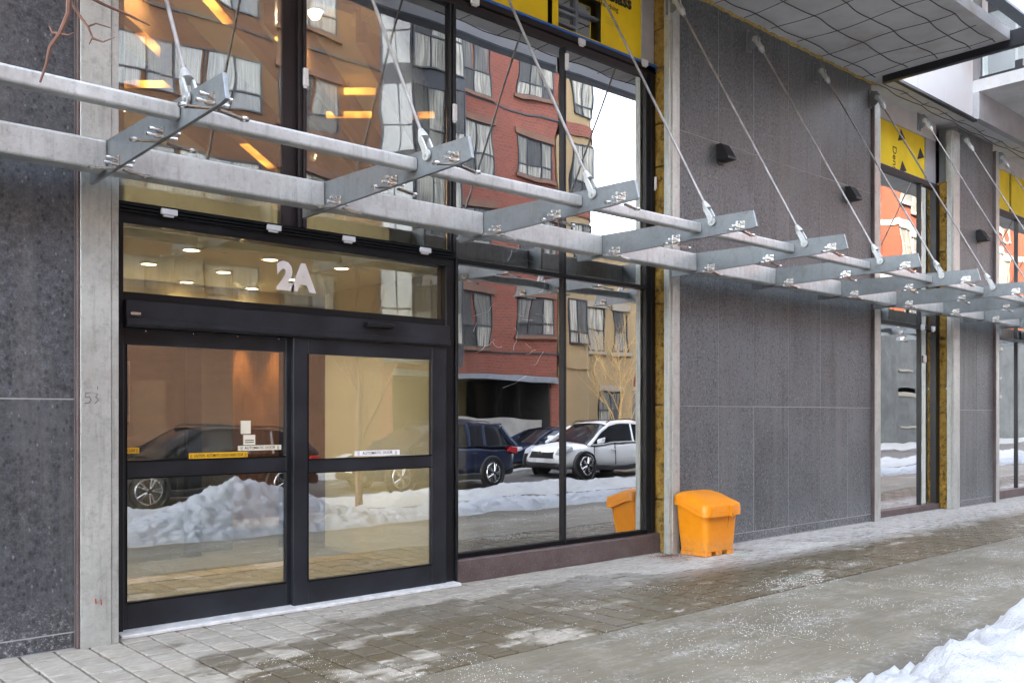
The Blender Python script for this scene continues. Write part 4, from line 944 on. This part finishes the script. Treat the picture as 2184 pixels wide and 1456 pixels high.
for _ in range(2600):
    x, y, z = hr.uniform(26, 31), hr.uniform(-11.4, -10.5), hr.uniform(-.05, .95); s = hr.uniform(.03, .07); a = hr.uniform(0, 6)
    hg.add([(x, y, z), (x + s * math.cos(a), y + s * math.sin(a), z + s * .6), (x - s * math.sin(a), y + s * math.cos(a), z + s * .9)], [(0, 1, 2)])
hd_ = thing('hedge', 'low dark hedge below the beige tower across the street', 'hedge', (28.5, -11, -.1)); obj('foliage', hg, 'hedge', hd_)
obj('stems', MB().box(26.1, 30.9, -11.1, -10.8, -.1, .6), 'bark', hd_)
lp = thing('street_lamp', 'black heritage street lamp with amber lantern across the street', 'street lamp', (25.8, -8.0, -.08))
obj('post', MB().tube([(25.8, -8, -.08), (25.8, -8, .5), (25.8, -8, .55), (25.8, -8, 3.5)], [.13, .11, .06, .045], 10), 'lamp_iron', lp, smooth=True)
obj('lantern', MB().tube([(25.8, -8, 3.55), (25.8, -8, 3.6), (25.8, -8, 4.0)], [.10, .14, .20], 8), 'lantern_glow', lp); obj('cap', MB().tube([(25.8, -8, 4.0), (25.8, -8, 4.15), (25.8, -8, 4.4)], [.25, .16, .03], 8), 'lamp_iron', lp)
cn = thing('traffic_cone', 'small orange road cone standing by the snow across the road', 'traffic cone', (52, -6.9, -.08)); obj('cone', MB().tube([(52, -6.9, -.05), (52, -6.9, .7)], [.2, .04], 12), 'orange_plastic', cn, smooth=True); obj('base', B(51.7, 52.3, -7.2, -6.6, -.08, -.045), 'orange_plastic', cn)

# ------------------------------------------------------------------ parked cars
def car(loc, paint, label, L=4.6, Wd=1.84, H=1.6, suv=True, name='parked_car', rz=0):
    """front towards -x"""
    t = thing(name, label, 'car', loc, 'cars parked along the far kerb'); t.rotation_euler.z = rz
    w = Wd / 2; hl = L / 2; bl = .62 * H   # belt line
    st = [(-hl, .42, .60, .66), (-hl + .06, .30, .74, .80), (-hl + .28, .24, .92, .93), (-hl + .75, .22, 1.0, .985), (-hl + 1.15, .22, 1.06, 1), (-.1, .22, 1.06, 1), (hl - 1.0, .22, 1.07, 1), (hl - .35, .26, 1.06, .965), (hl - .08, .34, 1.0, .90), (hl, .46, .88, .82)]
    rings = []
    for x, zb, zt, ws in st:
        zt *= bl / 1.06; W_ = w * ws
        half = [(0, zb), (W_ * .8, zb), (W_ * .97, zb + .10), (W_, zb + (zt - zb) * .5), (W_ * .965, zt - .07), (W_ * .86, zt), (0, zt + .025)]
        rings.append([(x, y, z) for y, z in half] + [(x, -y, z) for y, z in half[-2:0:-1]])
    b = obj('body', MB().loft(rings), paint, t, local=True, smooth=True)
    sd = b.modifiers.new('smooth', 'SUBSURF'); sd.levels = 1; sd.render_levels = 2
    # greenhouse
    if suv: gs = [(-hl + 1.05, bl - .03, .86, bl), (-hl + 1.95, bl, .72, H - .05), (-hl + 2.5, bl, .70, H), (hl - 1.0, bl, .70, H - .01), (hl - .42, bl, .72, H - .09), (hl - .06, bl - .02, .84, bl + .02)]
    else: gs = [(-hl + 1.15, bl - .03, .86, bl), (-hl + 2.05, bl, .70, H - .06), (-hl + 2.6, bl, .68, H), (hl - 1.6, bl, .68, H - .03), (hl - .95, bl, .72, H - .22), (hl - .30, bl - .02, .82, bl + .01)]
    def sec(x, zb, wr, zr, o=0.0): return [(x, w * .92 + o, zb - .02), (x, w * (wr + .03) + o, zr - .07), (x, w * wr * .86, zr + o), (x, 0, zr + .025 + o), (x, -w * wr * .86, zr + o), (x, -w * (wr + .03) - o, zr - .07), (x, -w * .92 - o, zb - .02)]
    cab = obj('cabin_glass', MB().loft([sec(*g) for g in gs], cap=False, closed=False), 'car_glass', t, local=True, smooth=True)
    rf = MB()
    rr_ = [[(x, w * (wr + .035), zr - .085), (x, w * (wr + .01), zr - .02), (x, w * wr * .84, zr + .018), (x, 0, zr + .045), (x, -w * wr * .84, zr + .018), (x, -w * (wr + .01), zr - .02), (x, -w * (wr + .035), zr - .085)] for x, zb, wr, zr in gs[1:-1]]
    rf.loft(rr_, cap=False, closed=False); obj('roof', rf, paint, t, local=True, smooth=True)
    for s in (-1, 1):
        pil = MB()
        def P(i, low): x, zb, wr, zr = gs[i]; return (x, s * (w * .93 if low else w * (wr + .04)), (zb if low else zr - .06))
        pil.tube([P(0, True), P(1, False)], .045, 6); xm_ = (gs[2][0] + gs[3][0]) / 2; pil.tube([(xm_ - .05, s * w * .935, bl), (xm_, s * w * .755, H - .06)], .035, 6)
        xq = gs[3][0]; pil.tube([(xq - .05, s * w * .935, bl), (xq, s * w * .75, H - .08)], .05, 6); pil.tube([(gs[-1][0], s * w * .90, bl), P(-2, False)], .07, 6)
        pil.tube([(gs[0][0], s * w * .935, bl), (gs[-1][0] - .1, s * w * .935, bl)], .018, 5)
        obj('pillar', pil, paint, t, local=True, smooth=True)
        obj('mirror', MB().loft([rr2 for rr2 in ([(-hl + 1.35, s * w * 1.0, bl + .03), (-hl + 1.35, s * (w + .2), bl + .05), (-hl + 1.35, s * (w + .2), bl + .17), (-hl + 1.35, s * w * 1.0, bl + .14)], [(-hl + 1.50, s * w * 1.0, bl + .02), (-hl + 1.50, s * (w + .22), bl + .04), (-hl + 1.50, s * (w + .22), bl + .19), (-hl + 1.50, s * w * 1.0, bl + .16)])]), paint, t, local=True, bevel=.02)
        obj('headlight', MB().prism([(-hl + .03, .66 * bl / .99), (-hl + .45, .80 * bl / .99), (-hl + .42, .90 * bl / .99), (-hl + .12, .80 * bl / .99)], 'y', s * w * .62, s * w * .945), 'head_lens', t, local=True, bevel=.01)
        obj('tail_lamp', MB().prism([(hl - .30, bl * .86), (hl - .02, bl * .80), (hl - .02, bl * .98), (hl - .22, bl * .99)], 'y', s * w * .58, s * w * .955), 'tail_red', t, local=True, bevel=.012)
        obj('sill_cladding', MB().box(-hl + 1.2, hl - 1.2, s * w * .9, s * (w + .008), .20, .34), 'car_plastic', t, local=True, bevel=.02)
        obj('door_line', MB().box(-.12, -.108, s * w * .98, s * (w + .002), .36, bl).box(-hl + 1.22, -hl + 1.232, s * w * .97, s * (w + .002), .36, bl * .98), 'car_plastic', t, local=True)
        for dx in (.08, 1.05): obj('handle', MB().box(dx - .35, dx - .15, s * (w - .01), s * (w + .022), bl - .20, bl - .165), paint, t, local=True, bevel=.008)
        for wx in (-hl + .88, hl - .86):
            ar = MB(); ar.torus((wx, s * (w - .03), .345), .395, .05, 'y', 20, 6); obj('wheel_arch', ar, 'car_plastic', t, local=True, smooth=True)
            wh = obj('wheel', MB().tube([(wx, s * (w - .22), .345), (wx, s * (w - .20), .345), (wx, s * (w - .03), .345), (wx, s * (w - .005), .345)], [.30, .345, .345, .29], 28), 'tyre', t, local=True, smooth=True)
            rm = MB().torus((wx, s * (w - .004), .345), .235, .015, 'y', 24, 5)
            for q in range(10):
                a = 2 * math.pi * (q // 2) / 5 + (.16 if q % 2 else -.16); rm.tube([(wx + .04 * math.cos(a), s * (w + .004), .345 + .04 * math.sin(a)), (wx + .235 * math.cos(a), s * (w + .002), .345 + .235 * math.sin(a))], .014, 5)
            obj('rim', rm, 'alloy', wh, local=True, smooth=True)
    z1 = bl / .99
    obj('grille', MB().add([(-hl - .012, -w * .60, .54 * z1), (-hl - .012, w * .60, .54 * z1), (-hl + .02, w * .50, .73 * z1), (-hl + .02, -w * .50, .73 * z1), (-hl + .2, -w * .60, .54 * z1), (-hl + .2, w * .60, .54 * z1), (-hl + .2, w * .50, .73 * z1), (-hl + .2, -w * .50, .73 * z1)], [(0, 1, 2, 3), (4, 7, 6, 5), (0, 4, 5, 1), (2, 6, 7, 3), (0, 3, 7, 4), (1, 5, 6, 2)]), 'car_plastic', t, local=True, bevel=.01)
    obj('emblem', MB().torus((-hl - .012, 0, .70 * z1), .055, .010, 'x', 14, 5, 1.3, .9), 'alloy', t, local=True)
    obj('bumper', MB().box(-hl - .02, -hl + .25, -w * .78, w * .78, .24, .42), 'car_plastic', t, local=True, bevel=.05); obj('bumper', MB().box(hl - .25, hl + .03, -w * .80, w * .80, .28, .50), 'car_plastic', t, local=True, bevel=.05)
    obj('plate', MB().box(-hl - .03, -hl - .015, -.17, .17, .42, .54), 'white_vinyl', t, local=True); obj('plate', MB().box(hl + .005, hl + .015, -.17, .17, .70, .82), 'white_vinyl', t, local=True)
    if suv:
        for s in (-1, 1): obj('roof_rail', MB().tube([(-hl + 2.0, s * w * .68, H + .0), (-hl + 2.15, s * w * .68, H + .055), (hl - .9, s * w * .68, H + .05), (hl - .7, s * w * .68, H - .01)], .016, 6), 'car_plastic', t, local=True, smooth=True)
        obj('spoiler', MB().box(hl - .62, hl - .26, -w * .64, w * .64, H - .085, H - .045), paint, t, local=True, bevel=.015)
    return t
car((13.85, -4.95, -.2), 'paint_navy', 'navy blue SUV parked across the road, seen from its rear', H=1.60)
car((20.6, -5.35, -.2), 'paint_white', 'white SUV parked across the road with its front facing the navy one', H=1.60)
car((8.0, -4.95, -.2), 'paint_black', 'black estate car mirrored in the left sliding door leaf', H=1.52)
car((21.5, -8.6, -.2), 'paint_navy', 'dark blue saloon parked behind the white SUV', suv=False, H=1.42)
